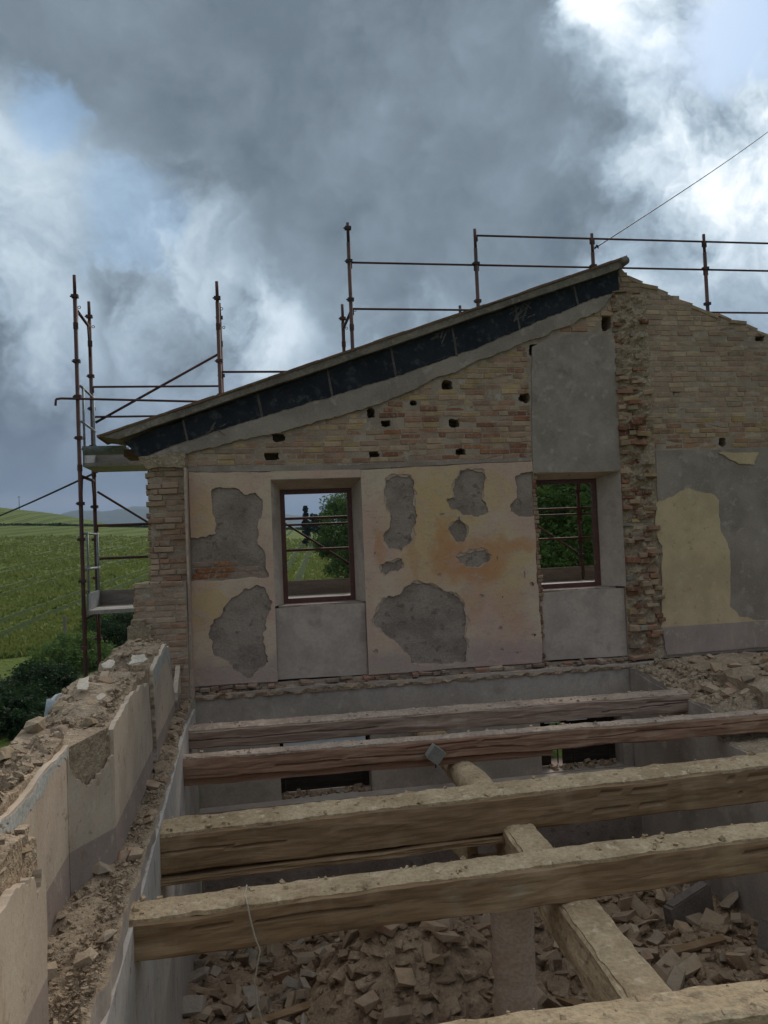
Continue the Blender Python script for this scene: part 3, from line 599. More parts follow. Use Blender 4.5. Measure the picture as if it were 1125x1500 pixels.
# paint smears on the membrane
rr = random.Random(8)
for cx, cz, n_ in ((2.78, 2.72, 7), (3.95, 3.10, 6), (4.05, 3.2, 5), (-.45, 1.55, 4)):
    mb = MB()
    for k in range(n_):
        x = cx + rr.uniform(-.16, .16); z = cz + rr.uniform(-.1, .08); l_ = rr.uniform(.08, .22); an = rr.uniform(-2.2, -.6) if rr.random() < .6 else rr.uniform(.2, .6)
        dx, dz_ = math.cos(an) * l_ / 2, math.sin(an) * l_ / 2; wd_ = rr.uniform(.006, .016)
        prism(mb, [rough([(x - dx, z - dz_), (x - dx + wd_, z - dz_ - wd_), (x + dx, z + dz_), (x + dx - wd_, z + dz_ + wd_)], .01, 3, k)], 10.4515 - .0004 * k, 10.46)
    gp(mb.build('mortar_smear', M['smear']))

# ------------------------------------------------------------------ bricks
BV = []
for k in range(8):
    rr = random.Random(100 + k); bm = bmesh.new()
    vs = []
    for sx in (-1, 1):
        for sz in (-1, 1):
            c = rr.uniform(.02, .09); cz = rr.uniform(.06, .16)
            vs.append((sx * .5 * rr.uniform(.97, 1), .5, sz * .5 * rr.uniform(.94, 1)))
            vs.append((sx * .5 * rr.uniform(.985, 1), -.38 + rr.uniform(-.04, .06), sz * .5 * rr.uniform(.95, 1)))
            vs.append((sx * (.5 - c * .5), -.5 + rr.uniform(0, .05), sz * (.5 - cz)))
    for v in vs: bm.verts.new(v)
    bmesh.ops.convex_hull(bm, input=bm.verts)
    loose = [v for v in bm.verts if not v.link_faces]
    if loose: bmesh.ops.delete(bm, geom=loose, context='VERTS')
    bmesh.ops.recalc_face_normals(bm, faces=bm.faces)
    me = bpy.data.meshes.new('brick'); bm.to_mesh(me); bm.free(); me.materials.append(M['brick']); BV.append(me)
PAL_L = [(.44, .325, .235), (.41, .275, .20), (.47, .35, .245), (.38, .265, .205), (.45, .35, .26), (.41, .245, .175), (.48, .355, .215), (.36, .275, .215)]
PAL_R = [(.44, .34, .25), (.41, .32, .24), (.46, .36, .255), (.39, .30, .235), (.43, .305, .225), (.47, .375, .275), (.38, .275, .215)]
PAL_RED = [(.30, .15, .10), (.34, .18, .11), (.27, .14, .10)]
def inhole(x, z, m=0.0):
    return any(abs(x - h_[0]) < h_[2] * .9 + m and abs(z - h_[1]) < h_[3] * .9 for h_ in HOLES)
def courses(x0, x1, z0, z1, inside, pal, y, proud, ch=.0765, seed=0, redrow=None, longb=.26):
    rr = random.Random(seed); out = []; k = 0; z = z0 + ch / 2
    while z < z1:
        x = x0 - rr.uniform(0, .2)
        while x < x1:
            L = longb * rr.uniform(.86, 1.1) if rr.random() < .68 else longb * rr.uniform(.42, .58)
            a_, b_ = max(x, x0), min(x + L, x1)
            if b_ - a_ > .05:
                for _ in range(3):
                    if not inside(a_ + .02, z): a_ += .06
                    if not inside(b_ - .02, z): b_ -= .06
                c = (a_ + b_) / 2
                if b_ - a_ > .05 and inside(c, z) and not inhole(c, z, (b_ - a_) * .4):
                    p = pal[rr.randrange(len(pal))]
                    if redrow: p = redrow(c, z, p, rr)
                    v = rr.uniform(.82, 1.15); p = tuple(q * v for q in p)
                    out.append((c, y - rr.uniform(*proud), z + rr.uniform(-.005, .005) + .020 * fn(c, z * .4, seed, .8), b_ - a_ - rr.uniform(.005, .012), ch - rr.uniform(.004, .011), p, rr.uniform(-.016, .016)))
            x += L + .002
        z += ch; k += 1
    return out
def place_bricks(lst, root, depth=.10, limit=300, name='brick', vis=lambda b: True):
    order = sorted(range(len(lst)), key=lambda i: (not vis(lst[i]), -lst[i][3] * lst[i][4]))
    one = set(order[:limit]); rr = random.Random(len(lst))
    st = MB(); cols = []
    for i, (x, y, z, L, hh, p, an) in enumerate(lst):
        me = BV[rr.randrange(8)]
        if i in one:
            o = bpy.data.objects.new(name, me); COL.objects.link(o); o.color = (*p, 1)
            o.location = (x, y + depth / 2, z); o.scale = (L, depth, hh); o.rotation_euler = (0, an, 0); under(o, root)
        else:
            b = len(st.v)
            vs = [(x + v.co.x * L, y + depth / 2 + v.co.y * depth, z + v.co.z * hh) for v in me.vertices]
            st.add(vs, [tuple(f.vertices) for f in me.polygons]); cols += [p] * len(me.polygons)
    if st.f:
        me = st.mesh('brickwork'); at = me.color_attributes.new('Col', 'FLOAT_COLOR', 'CORNER')
        for pl in me.polygons:
            for li in pl.loop_indices: at.data[li].color = (*cols[pl.index], 1)
        o = link('brickwork', me, None, [M['brickstuff']]); under(o, root); tag(o, kind='stuff')
def redL(x, z, p, rr):
    if z < 1.75 and 1.9 < x < 3.9 and rr.random() < .35: return rr.choice(PAL_RED)
    if rr.random() < .10: return (.48, .36, .20)
    return p
lst = courses(-0.76, 4.0, 1.02, 2.8, lambda x, z: z < lerp_line(MBL, x) - .03, PAL_L, 10.5, (.001, .013), seed=1, redrow=redL)
lst += courses(4.0, 5.34, 2.60, 3.3, lambda x, z: z < lerp_line(MBL, x) - .03 and z > lerp_line([(4.0, 2.66), (4.4, 2.80), (4.8, 2.85), (5.34, 2.85)], x), PAL_L, 10.5, (.004, .018), seed=2)
def redR(x, z, p, rr):
    if z < 1.5 and rr.random() < .55: return rr.choice([(.36, .22, .14), (.40, .28, .15), (.33, .20, .14)])
    if 1.4 < z < 1.7 and rr.random() < .3: return (.44, .33, .15)
    return p
lst += courses(5.86, 10.2, 1.10, 3.75, lambda x, z: z < lerp_line(RR_, x) - .02, PAL_R, 10.5, (.001, .011), seed=3, redrow=redR)
lst += courses(5.46, 5.86, 3.1, 3.8, lambda x, z: z < lerp_line(RR_, x) - .02, PAL_R, 10.5, (.004, .018), seed=4)
lst += courses(-0.74, .25, -.47, -.22, lambda x, z: z < -.20 - max(0, x + .4) * .3, [(.36, .27, .22), (.40, .32, .27), (.37, .18, .09)], 10.49, (.004, .012), seed=6)
place_bricks(lst, gable, vis=lambda b: b[0] < 7.85)
# stepped brick top of the right-hand slope
rr = random.Random(12); x = 5.60
while x < 9.6:
    L = rr.uniform(.18, .28); z = lerp_line(RR_, x + L / 2) + rr.uniform(-.005, .03)
    o = bpy.data.objects.new('brick', BV[rr.randrange(8)]); COL.objects.link(o); c = rr.choice(PAL_R); o.color = (*c, 1)
    o.location = (x + L / 2, 10.49 + .15 + rr.uniform(-.01, .03), z - .015); o.scale = (L * 1.1, .34, rr.uniform(.045, .07)); o.rotation_euler = (rr.uniform(-.04, .04), rr.choice((.02, .2, .30, .34, .37)) + rr.uniform(-.05, .05), rr.uniform(-.1, .1)); under(o, gable); x += L * rr.uniform(.8, 1.0)
# torn scar of the cross wall: broken bricks toothing out
rr = random.Random(21); z = -1.9
mbs = []
while z < 3.45:
    x = 5.325; hh = rr.uniform(.055, .085)
    while x < 5.86:
        L = rr.uniform(.09, .24)
        if rr.random() < .9 and x + L < 5.90:
            o = bpy.data.objects.new('broken_brick', BV[rr.randrange(8)]); COL.objects.link(o)
            c = rr.choice(PAL_RED + PAL_RED[:2] + PAL_L + [(.30, .25, .19), (.34, .29, .23), (.38, .35, .30)]); v = rr.uniform(.65, 1.05); o.color = (*[q * v for q in c], 1)
            pr = abs(rr.gauss(.03, .045)) if z < 2.2 else abs(rr.gauss(.01, .025))
            o.location = (x + L / 2, 10.5 - min(pr, .13) + .08, z + hh / 2 + rr.uniform(-.012, .012)); o.scale = (L * 1.02, .17, hh * rr.uniform(.8, 1.05))
            o.rotation_euler = (rr.uniform(-.25, .25), rr.uniform(-.10, .10), rr.uniform(-.25, .25)); under(o, gable)
        x += L + .004
    z += hh + .002
for zc in (-1.945, -1.895):
    x = -.76
    while x < 5.3:
        L = rr.uniform(.05, .20); o = bpy.data.objects.new('broken_brick', BV[rr.randrange(8)]); COL.objects.link(o)
        c = rr.choice([(.34, .24, .19), (.36, .22, .165), (.40, .33, .27), (.31, .235, .19), (.27, .20, .165)]); v = rr.uniform(.75, 1.1); o.color = (*[q * v for q in c], 1)
        o.location = (x + L / 2, 10.50 + rr.uniform(-.06, .03), zc + rr.uniform(-.012, .012)); o.scale = (L, .12, rr.uniform(.035, .055)); o.rotation_euler = (rr.uniform(-.3, .3), rr.uniform(-.12, .12), rr.uniform(-.35, .35))
        if rr.random() < .8: under(o, gable)
        else: bpy.data.objects.remove(o)
        x += L + rr.uniform(.0, .03)
# rough mortar lumps in the scar
mb = MB(); nx, nz = 14, 130
vs = []
for j in range(nz + 1):
    for i in range(nx + 1):
        x, z = 5.315 + .57 * i / nx, -1.92 + 5.3 * j / nz
        edge = min(i, nx - i) / 3.0
        vs.append((x + .012 * fn(x, z, 5, 9), 10.497 - max(0, (.028 + .075 * ff(x, 0, z, 7, 5)) * min(1, edge)), z))
mb.add(vs, [(j * (nx + 1) + i, j * (nx + 1) + i + 1, (j + 1) * (nx + 1) + i + 1, (j + 1) * (nx + 1) + i) for j in range(nz) for i in range(nx)])
o = gp(mb.build('torn_mortar', M['earth'], smooth=False))
# toothed raw edge on the left of the right window
z = -1.86; rr = random.Random(31)
while z < .82:
    hh = rr.uniform(.05, .075); o = bpy.data.objects.new('broken_brick', BV[rr.randrange(8)]); COL.objects.link(o)
    c = rr.choice(PAL_RED + PAL_L); o.color = (*[q * .8 for q in c], 1); L = rr.uniform(.05, .10)
    o.location = (3.975 + L / 2, 10.55, z + hh / 2); o.scale = (L, .13, hh * .92); o.rotation_euler = (0, rr.uniform(-.1, .1), rr.uniform(-.3, .3)); under(o, gable); z += hh

# ---- lower storey of the gable wall
mb = MB()
LWL = (0.30, 1.50, -3.38, -2.60); LWR = (3.88, 5.10, -3.36, -2.58)
lo_outer = [(-.75, -5.4)] + [(11.5, -5.4), (11.5, -1.95)] + [tuple(p) for p in rough([(5.5, -1.95), (4, -1.94), (2, -1.95), (0, -1.94), (-.75, -1.95)], .02, 5, 41, False)]
prism(mb, [lo_outer, rect(*LWL), rect(*LWR)], 10.36, 10.98); gp(mb.build('lower_wall', M['low_plaster']))
mb = MB(); mb.box(-.74, 5.25, 10.20, 10.362, -5.4, -3.50); gp(mb.build('lower_dado_wall', M['cement_dark']))
mb = MB(); prism(mb, [rough([(-.74, -3.50), (5.25, -3.50), (5.25, -3.385), (-.74, -3.385)], .012, 6, 71)], 10.16, 10.358); gp(mb.build('dado_ledge', M['panel']))
# ragged mortar crest where the floor was torn off
mb = MB(); n_ = 160; vs = []
for i in range(n_ + 1):
    x = -.76 + 6.15 * i / n_
    for j, (y, zz) in enumerate(((10.34, -2.01), (10.335, -1.972), (10.40, -1.962), (10.46, -1.950), (10.49, -1.932))):
        vs.append((x, y + .035 * fn(x, j, 0, 8), zz + (.0 if j == 0 else .045 * ff(x, j * .3, 2, 6, 5))))
mb.add(vs, [(i * 5 + j, (i + 1) * 5 + j, (i + 1) * 5 + j + 1, i * 5 + j + 1) for i in range(n_) for j in range(4)])
gp(mb.build('torn_floor_edge', M['dirt']))
# lower windows: added dark boards standing in for recess shade, white board, bars
for (x0, x1, z0, z1), right in ((LWL, False), (LWR, True)):
    mb = MB(); 
    mb.box(x0 + .002, x0 + .07, 10.62, 10.70, z0 + .002, z1 - .002); mb.box(x1 - .07, x1 - .002, 10.62, 10.70, z0 + .002, z1 - .002); mb.box(x0 + .07, x1 - .07, 10.625, 10.695, z1 - .07, z1 - .003)
    if right: mb.box((x0 + x1) / 2 - .03, (x0 + x1) / 2 + .03, 10.625, 10.695, z0 + .003, z1 - .07)
    gp(mb.build('lower_window_frame', M['darkwood']))
    for k in range(6):
            if right and k == 1: continue
            xa = x0 + .072 + k * .176; mb = MB(); mb.box(xa, xa + .1755, 10.64, 10.665, z0 + .01, z1 - .075 - .0); gp(mb.build('shade_board', M['darkwood']))
    if not right:
        mb = MB(); mb.box(x0 + .05, x1 - .06, 10.40, 10.43, z1 - .19, z1 - .02); gp(mb.build('white_board', M['whiteboard']))
    else:
        for k in range(4):
            mb = MB(); xa = x0 + .12 + k * .26; mb.tube((xa, 10.72, z0 + .01), (xa, 10.72, z1 - .01), .011, 8); gp(mb.build('window_bar', M['rust']))
        mb = MB(); mb.box(x0 + .09, x0 + .30, 10.42, 10.44, z1 - .12, z1 - .03); mb.box(x0 + .42, x0 + .72, 10.42, 10.44, z1 - .11, z1 - .05); gp(mb.build('white_board', M['whiteboard']))
    # rubble on the sill
    rr = random.Random(9 + int(x0)); mb = MB()
    for k in range(40):
        xx, yy, s_ = rr.uniform(x0 + .05, x1 - .05), rr.uniform(10.38, 10.58), rr.uniform(.015, .06)
        mt = Matrix.Translation((xx, yy, z0 + s_ * .4)) @ Matrix.Rotation(rr.uniform(0, 6), 4, (rr.random(), rr.random(), rr.random() + .1)); mb.box(-s_, s_, -s_ * .7, s_ * .7, -s_ * .4, s_ * .4, 0, mt)
    tag(gp(mb.build('sill_rubble', M['dirt'])), kind='stuff')

# ------------------------------------------------------------------ corner pier at the left end of the gable
pier = thing('corner_pier', 'torn brick pier at the left end of the gable wall', 'pier', (-1.1, 10.3, -2))
mb = MB(); mb.box(-1.235, -.795, 10.36, 10.80, -.47, 1.13); mb.box(-1.40, -.80, 10.08, 10.9, -2.0, -.475); under(mb.build('pier_core', M['mortar']), pier)
PAL_P = [(.42, .32, .25), (.44, .36, .285), (.40, .285, .22), (.45, .34, .265), (.40, .315, .255), (.43, .28, .20)]
up = courses(-1.26, -.77, -.46, 1.12, lambda x, z: x > -1.24 + .02 * fn(z, 1, 1, 4) and not (z > .95 and x < -1.2), PAL_P, 10.36, (.0, .035), seed=51, ch=.074, longb=.24)
lw = courses(-1.42, -.80, -2.0, -.48, lambda x, z: True, PAL_P, 10.08, (.002, .016), seed=52, ch=.074)
place_bricks(up + lw, pier, depth=.14)
# left flank of the pier, seen in profile
rr = random.Random(53); z = -.46
while z < 1.1:
    o = bpy.data.objects.new('brick', BV[rr.randrange(8)]); COL.objects.link(o); c = rr.choice(PAL_P); o.color = (*c, 1)
    o.location = (-1.235 + rr.uniform(-.01, .03), 10.52 + rr.uniform(-.02, .02), z + .037); o.scale = (.10, .26, .066); under(o, pier); z += .074
z = -1.95
while z < -.5:
    o = bpy.data.objects.new('brick', BV[rr.randrange(8)]); COL.objects.link(o); c = rr.choice(PAL_P); o.color = (*c, 1)
    o.location = (-1.40 + rr.uniform(-.01, .02), 10.24, z + .037); o.scale = (.10, .27, .066); under(o, pier); z += .074
# stub that steps down in front
mb = MB(); 
for k, (x0, x1, y0, z1) in enumerate(((-1.50, -1.22, 9.98, -.98), (-1.46, -1.30, 10.0, -.90))):
    mt = Matrix.Translation(((x0 + x1) / 2, 10.05, (z1 - 1.6) / 2)); bm_ = (x1 - x0) / 2; mb.box(-bm_, bm_, -.12, .14, -(z1 + 1.6) / 2, (z1 + 1.6) / 2, 0, mt @ Matrix.Rotation(.03 * k, 4, 'Z'))
under(mb.build('broken_stub', M['earth']), pier)
# plastered edge strip beside the gable plaster, and rounded corbel under the eave
mb = MB(); prism(mb, [rough([(-.80, -1.95), (-.757, -1.95), (-.757, .98), (-.79, .98)], .008, 6, 55)], 10.20, 10.47); under(mb.build('plaster_edge', M['undercoat']), pier)
mb = MB(); prism(mb, [rough([(-1.24, .98), (-.79, 1.0), (-.77, 1.2), (-1.36, 1.14), (-1.33, 1.06)], .02, 4, 56)], 10.30, 10.9); under(mb.build('mortar_cap', M['earth']), pier)

# ------------------------------------------------------------------ rough masonry blocks
def rough_block(x0, x1, y0, y1, z0, ztop, mats, amp=.05, cell=.06, seed=0, xl=None, edge=.02):
    nx, ny = max(2, int((x1 - x0) / cell)), max(2, int((y1 - y0) / cell)); mb = MB(); g = {}
    for j in range(ny + 1):
        for i in range(nx + 1):
            x = x0 + (x1 - x0) * i / nx; y = y0 + (y1 - y0) * j / ny
            z = ztop(x, y) + amp * ff(x + seed, y, seed, 3.2, 5) + amp * .35 * fn(x, y, seed, 17)
            if i in (0, nx): x += edge * fn(x, y * 1.0, seed + i, 7); z -= amp * .35
            if j in (0, ny): y += edge * fn(x, y, seed + j, 7); z -= amp * .35
            g[i, j] = len(mb.v); mb.v.append((x, y, max(z, z0 + .02)))
    for j in range(ny):
        for i in range(nx): mb.f.append((g[i, j], g[i + 1, j], g[i + 1, j + 1], g[i, j + 1])); mb.m.append(0)
    rim = [(i, 0) for i in range(nx)] + [(nx, j) for j in range(ny)] + [(i, ny) for i in range(nx, 0, -1)] + [(0, j) for j in range(ny, 0, -1)]
    base = []; nr = 3
    rows = []
    for (i, j) in rim:
        v = mb.v[g[i, j]]; col_ = [g[i, j]]
        for k in range(1, nr + 1):
            t = k / nr; col_.append(len(mb.v)); mb.v.append((v[0] + edge * .5 * fn(v[0], v[1], k * 3.1, 5) * (k < nr), v[1] + edge * .5 * fn(v[0], v[1], k * 7.7, 5) * (k < nr), v[2] + (z0 - v[2]) * t))
        rows.append(col_)
    for a_, b_ in zip(rows, rows[1:] + rows[:1]):
        for k in range(nr): mb.f.append((a_[k], a_[k + 1], b_[k + 1], b_[k])); mb.m.append(1)
    return mb
# fragments of brick and mortar, shared meshes
FR = []
for k in range(9):
    rr = random.Random(300 + k); bm = bmesh.new()
    if k < 6: pts = [(sx * rr.uniform(.26, .5), sy * rr.uniform(.25, .5), sz * rr.uniform(.30, .5)) for sx in (-1, 1) for sy in (-1, 1) for sz in (-1, 1)] + [(rr.uniform(-.5, .5), rr.uniform(-.5, .5), rr.uniform(-.5, .5)) for _ in range(3)]
    else: pts = [tuple(Vector((rr.gauss(0, 1), rr.gauss(0, 1), rr.gauss(0, 1))).normalized() * rr.uniform(.38, .55)) for _ in range(14)]
    for p in pts: bm.verts.new(p)
    bmesh.ops.convex_hull(bm, input=bm.verts)
    loose = [v for v in bm.verts if not v.link_faces]
    if loose: bmesh.ops.delete(bm, geom=loose, context='VERTS')
    bmesh.ops.recalc_face_normals(bm, faces=bm.faces)
    me = bpy.data.meshes.new('fragment'); bm.to_mesh(me); bm.free(); me.materials.append(M['debris']); FR.append(me)
def shade(c, k): return tuple(q * k for q in c)
PAL_D = [(.45, .345, .24), (.36, .28, .205), (.44, .355, .265), (.39, .275, .205), (.48, .40, .31), (.36, .295, .235), (.42, .31, .225)]
def frag(root, x, y, z, s, c, name='brick_fragment', kind=None, rot=None, rr=random):
    o = bpy.data.objects.new(name, FR[kind if kind is not None else rr.randrange(9)]); COL.objects.link(o); o.color = (*c, 1)
    o.location = (x, y, z); o.scale = s; o.rotation_euler = rot or (rr.uniform(-.5, .5), rr.uniform(-.5, .5), rr.uniform(0, 6.28))
    if root is not None: under(o, root)
    return o
def crumbs(name, root, n_, area, zf, smin, smax, mat, seed, ymap=None):
    rr = random.Random(seed); mb = MB()
    for k in range(n_):
        x, y = rr.uniform(area[0], area[1]), rr.uniform(area[2], area[3]); s_ = smin * (smax / smin) ** (rr.random() ** 2.2)
        if ymap: y = ymap(x, y)
        mt = Matrix.Translation((x, y, zf(x, y) + s_ * .25)) @ Matrix.Rotation(rr.uniform(0, 6.3), 4, (rr.random() - .5, rr.random() - .5, rr.random() + .05))
        a_, b_, c_ = s_ * rr.uniform(.6, 1.2), s_ * rr.uniform(.5, 1), s_ * rr.uniform(.3, .7)
        vs = [mt @ Vector((sx * a_ * rr.uniform(.6, 1), sy * b_ * rr.uniform(.6, 1), sz * c_ * rr.uniform(.6, 1))) for sz in (-1, 1) for sy in (-1, 1) for sx in (-1, 1)]
        mb.add(vs, [(0, 2, 3, 1), (4, 5, 7, 6), (0, 1, 5, 4), (2, 6, 7, 3), (0, 4, 6, 2), (1, 3, 7, 5)])
    o = under(mb.build(name, mat), root); tag(o, kind='stuff'); return o

# ------------------------------------------------------------------ side wall on the left
side = thing('side_wall', 'broken side wall with cream plaster, window niche and rubble on top', 'wall', (-1.1, 6, -5))
mb = rough_block(-1.50, -.765, 1.2, 10.3, -5.5, lambda x, y: -2.06 + (.05 * max(0, y - 7)) * .9 - .04 * max(0, 5.5 - y) * .4, None, .045, .05, 1, edge=.025)
under(mb.build('lower_masonry', [M['earth'], M['low_plaster']]), side)
def far_top(x, y):
    z = -1.12 + .06 * math.sin(y * 2.1) + (.10 if y > 8 and y < 9 else 0)
    if y > 8.9: z -= (y - 8.9) * 1.0
    if x < -1.35: z -= .06
    return z
mb = rough_block(-1.50, -.955, 5.40, 9.9, -2.2, far_top, None, .06, .05, 2); under(mb.build('upper_masonry', [M['earth'], M['earth']]), side)
# the window jamb wedge (splayed) closing the far block towards the niche
mb = MB(); zt = -1.16
mb.add([(-.955, 5.415, -2.2), (-1.16, 5.05, -2.2), (-1.5, 5.05, -2.2), (-1.5, 5.45, -2.2), (-.955, 5.415, zt - .02), (-1.16, 5.05, zt - .06), (-1.5, 5.05, zt - .04), (-1.5, 5.45, zt)],
       [(0, 1, 5, 4), (1, 2, 6, 5), (2, 3, 7, 6), (3, 0, 4, 7), (4, 5, 6, 7)])
under(mb.build('jamb_masonry', M['earth']), side)
par_top = lambda x, y: -1.17 + .02 * math.sin(y * 5) - (.05 if x < -1.35 else 0)
mb = rough_block(-1.50, -1.17, 3.3, 5.1, -2.2, par_top, None, .03, .045, 3); under(mb.build('parapet_masonry', [M['earth'], M['earth']]), side)
near_top = lambda x, y: -1.13 - .03 * math.sin(y * 3) - (.10 if y > 3.45 else 0)
mb = rough_block(-1.50, -.955, 1.2, 3.62, -2.2, near_top, None, .05, .05, 4); under(mb.build('near_masonry', [M['earth'], M['earth']]), side)
# plaster skins (x side): mp maps (y, z, depth) to world
def skin(name, loop, x0, x1, mat, mpf=None):
    mb = MB(); prism(mb, [loop], x0, x1, mp=mpf or (lambda a_, b_, d_: (d_, a_, b_))); return under(mb.build(name, mat), side)
skin('cream_plaster', rough([(5.40, -2.10), (6.3, -2.07), (7.40, -2.02), (7.38, -1.75), (7.26, -1.40), (7.22, -1.22), (6.9, -1.17), (6.4, -1.13), (5.9, -1.15), (5.42, -1.20)], .03, 4, 61), -.925, -.96, M['side_plaster'])
skin('cream_plaster', rough([(7.62, -2.02), (8.4, -1.99), (9.5, -1.95), (9.45, -1.72), (9.2, -1.45), (8.95, -1.12), (8.7, -1.06), (8.1, -1.10), (7.56, -1.15), (7.54, -1.4), (7.60, -1.7)], .03, 4, 62), -.92, -.96, M['side_plaster'])
skin('cream_plaster', rough([(9.55, -1.95), (10.06, -1.93), (10.06, -1.5), (9.8, -1.62), (9.58, -1.75)], .02, 4, 68), -.90, -.955, M['side_plaster'])
skin('cream_plaster', rough([(3.50, -2.2), (5.09, -2.2), (5.09, -1.20), (4.6, -1.19), (4.1, -1.215), (3.50, -1.20)], .012, 4, 63), -1.135, -1.17, M['side_plaster'])
skin('cream_plaster', rough([(1.2, -2.2), (3.63, -2.2), (3.635, -1.42), (3.58, -1.36), (3.5, -1.46), (3.42, -1.33), (3.3, -1.30), (2.9, -1.26), (1.2, -1.25)], .03, 4, 64), -.92, -.96, M['side_plaster'])
skin('chipped_paint', rough([(3.52, -1.33), (4.0, -1.30), (4.4, -1.30), (4.75, -1.24), (5.06, -1.27), (5.07, -1.215), (4.6, -1.205), (4.1, -1.23), (3.52, -1.215)], .035, 5, 73), -1.132, -1.14, M['chip'])
skin('chipped_paint', rough([(7.65, -1.35), (8.3, -1.24), (8.8, -1.2), (9.0, -1.35), (9.18, -1.47), (8.94, -1.135), (8.7, -1.075), (8.1, -1.115), (7.65, -1.16)], .03, 4, 74), -.917, -.925, M['chip'])
# splayed jamb skin: parameter t runs along the splay
def jm(a_, b_, d_): 
    t = a_; p = Vector((-.925, 5.40, 0)).lerp(Vector((-1.135, 5.03, 0)), t); nrm = Vector((.37, -.21, 0)).normalized()
    nrm = Vector((.868, -.493, 0)); q = p + nrm * d_; return (q.x, q.y, b_)
skin('jamb_plaster', rough([(0, -2.12), (1, -2.12), (1, -1.24), (.82, -1.42), (.6, -1.50), (.35, -1.44), (.12, -1.40), (0, -1.36)], .03, 4, 65), .004, -.02, M['side_plaster'], jm)
# peeling lower face and its flaking boards of paint
skin('peeling_plaster', rough([(1.2, -5.4), (10.2, -5.4), (10.2, -2.08), (8.6, -2.0), (7.2, -2.1), (5.2, -2.2), (3.5, -2.25), (1.2, -2.25)], .02, 5, 66), -.745, -.78, M['peeling'])
# squared stones and a slab of old render on the parapet and the wall head
rr = random.Random(71)
for (x, y, z, s, c) in ((-1.40, 5.42, -1.10, (.17, .26, .15), (.27, .22, .16)), (-1.24, 5.36, -1.14, (.16, .20, .12), (.24, .18, .15)), (-1.45, 4.9, -1.14, (.11, .30, .10), (.27, .22, .15)), (-1.10, 5.5, -1.13, (.18, .20, .12), (.30, .24, .16)), (-1.46, 4.4, -1.18, (.09, .30, .08), (.27, .22, .15)), (-1.28, 4.6, -1.17, (.09, .32, .06), (.29, .24, .16)), (-1.36, 6.0, -1.11, (.22, .24, .12), (.26, .21, .14)), (-1.0, 3.45, -1.20, (.15, .26, .12), (.33, .27, .18)), (-1.02, 3.15, -1.17, (.18, .28, .12), (.30, .24, .16)), (-1.2, 2.95, -1.08, (.2, .3, .12), (.27, .21, .14)), (-1.0, 5.25, -2.0, (.20, .17, .13), (.34, .30, .25))):
    frag(side, x, y, z - .035, [q * .85 for q in s], shade(c, .9), 'stone', 6 + rr.randrange(3), (rr.uniform(-.1, .1), rr.uniform(-.12, .12), rr.uniform(-.25, .25)), rr)
for k in range(26):
    y = rr.uniform(5.5, 9.3); x = rr.uniform(-1.46, -1.0); s_ = rr.uniform(.03, .09)
    frag(side, x, y, far_top(x, y) + .01, (s_ * 1.6, s_, s_ * .6), shade(rr.choice(PAL_D), rr.uniform(.8, 1.15)), 'stone', None, None, rr)
for k in range(22):
    y = rr.uniform(3.0, 9.8); x = rr.uniform(-1.1 if 3.7 < y < 5.2 else -.90, -.80); s_ = rr.uniform(.03, .10)
    frag(side, x, y, -2.03 + .045 * max(0, y - 7), (s_ * 1.6, s_, s_ * .7), shade(rr.choice(PAL_D), rr.uniform(.8, 1.15)), 'stone', None, None, rr)
crumbs('wall_head_rubble', side, 1800, (-1.48, -.97, 5.4, 9.3), far_top, .005, .028, M['earth'], 81)
crumbs('parapet_rubble', side, 900, (-1.48, -1.19, 3.6, 5.2), par_top, .006, .04, M['earth'], 82)
crumbs('near_head_rubble', side, 500, (-1.48, -.97, 2.3, 3.6), near_top, .006, .035, M['earth'], 83)
crumbs('ledge_rubble', side, 1500, (-.92, -.775, 3.0, 10.0), lambda x, y: -2.055 + .045 * max(0, y - 7), .005, .022, M['earth'], 84)
crumbs('niche_rubble', side, 500, (-1.12, -.80, 3.3, 5.3), lambda x, y: -2.07, .006, .026, M['earth'], 85)
# pale plaster flakes on the wall head
for i, (x, y, sx, sy, lab) in enumerate(((-1.27, 6.2, .19, .20, 'broad'), (-1.20, 6.95, .14, .17, 'kite-shaped'), (-1.06, 7.55, .24, .16, 'long pointed'), (-1.08, 5.85, .08, .08, 'smallest'))):
    rr = random.Random(i + 3); n_ = 6
    L = [(x + sx * .5 * math.cos(t * 2 * math.pi / n_) * rr.uniform(.35, 1.1), y + sy * .6 * math.sin(t * 2 * math.pi / n_) * rr.uniform(.6, 1.1)) for t in range(n_)]
    mb = MB(); zc = far_top(x, y) + .095; prism(mb, [rough(L, .012, 2, i)], zc - .02, zc - .012, mp=lambda a_, b_, d_, y=y: (a_, b_, d_ + (b_ - y) * .38))
    o = mb.build('plaster_flake', M['shard']); tag(o, lab + ' pale plaster flake lying on the left wall head', 'flake', 'plaster flakes on the wall head')

# ------------------------------------------------------------------ spine wall and the floor behind it on the right
spine = thing('spine_wall', 'torn grey cross wall carrying the beam ends on the right', 'wall', (5.5, 7, -5))
def sp_top(x, y):
    t = max(0, min(1, (y - 8.22) / .2)); return (-2.48) * (1 - t) + t * (-2.14 + .11 * max(0, y - 8.8) + (.05 if x > 5.6 else 0) + .02 * math.sin(y * 4))
mb = rough_block(5.25, 5.90, 2.0, 10.34, -5.5, sp_top, None, .035, .06, 11); under(mb.build('spine_masonry', [M['earth'], M['low_plaster']]), spine)
mb = MB(); prism(mb, [rough([(2.0, -5.4), (10.3, -5.4), (10.3, -2.03), (9.0, -2.16), (8.36, -2.20), (8.25, -2.5), (2.0, -2.5)], .02, 5, 67)], 5.235, 5.27, mp=lambda a_, b_, d_: (d_, a_, b_)); under(mb.build('spine_plaster', M['low_plaster']), spine)
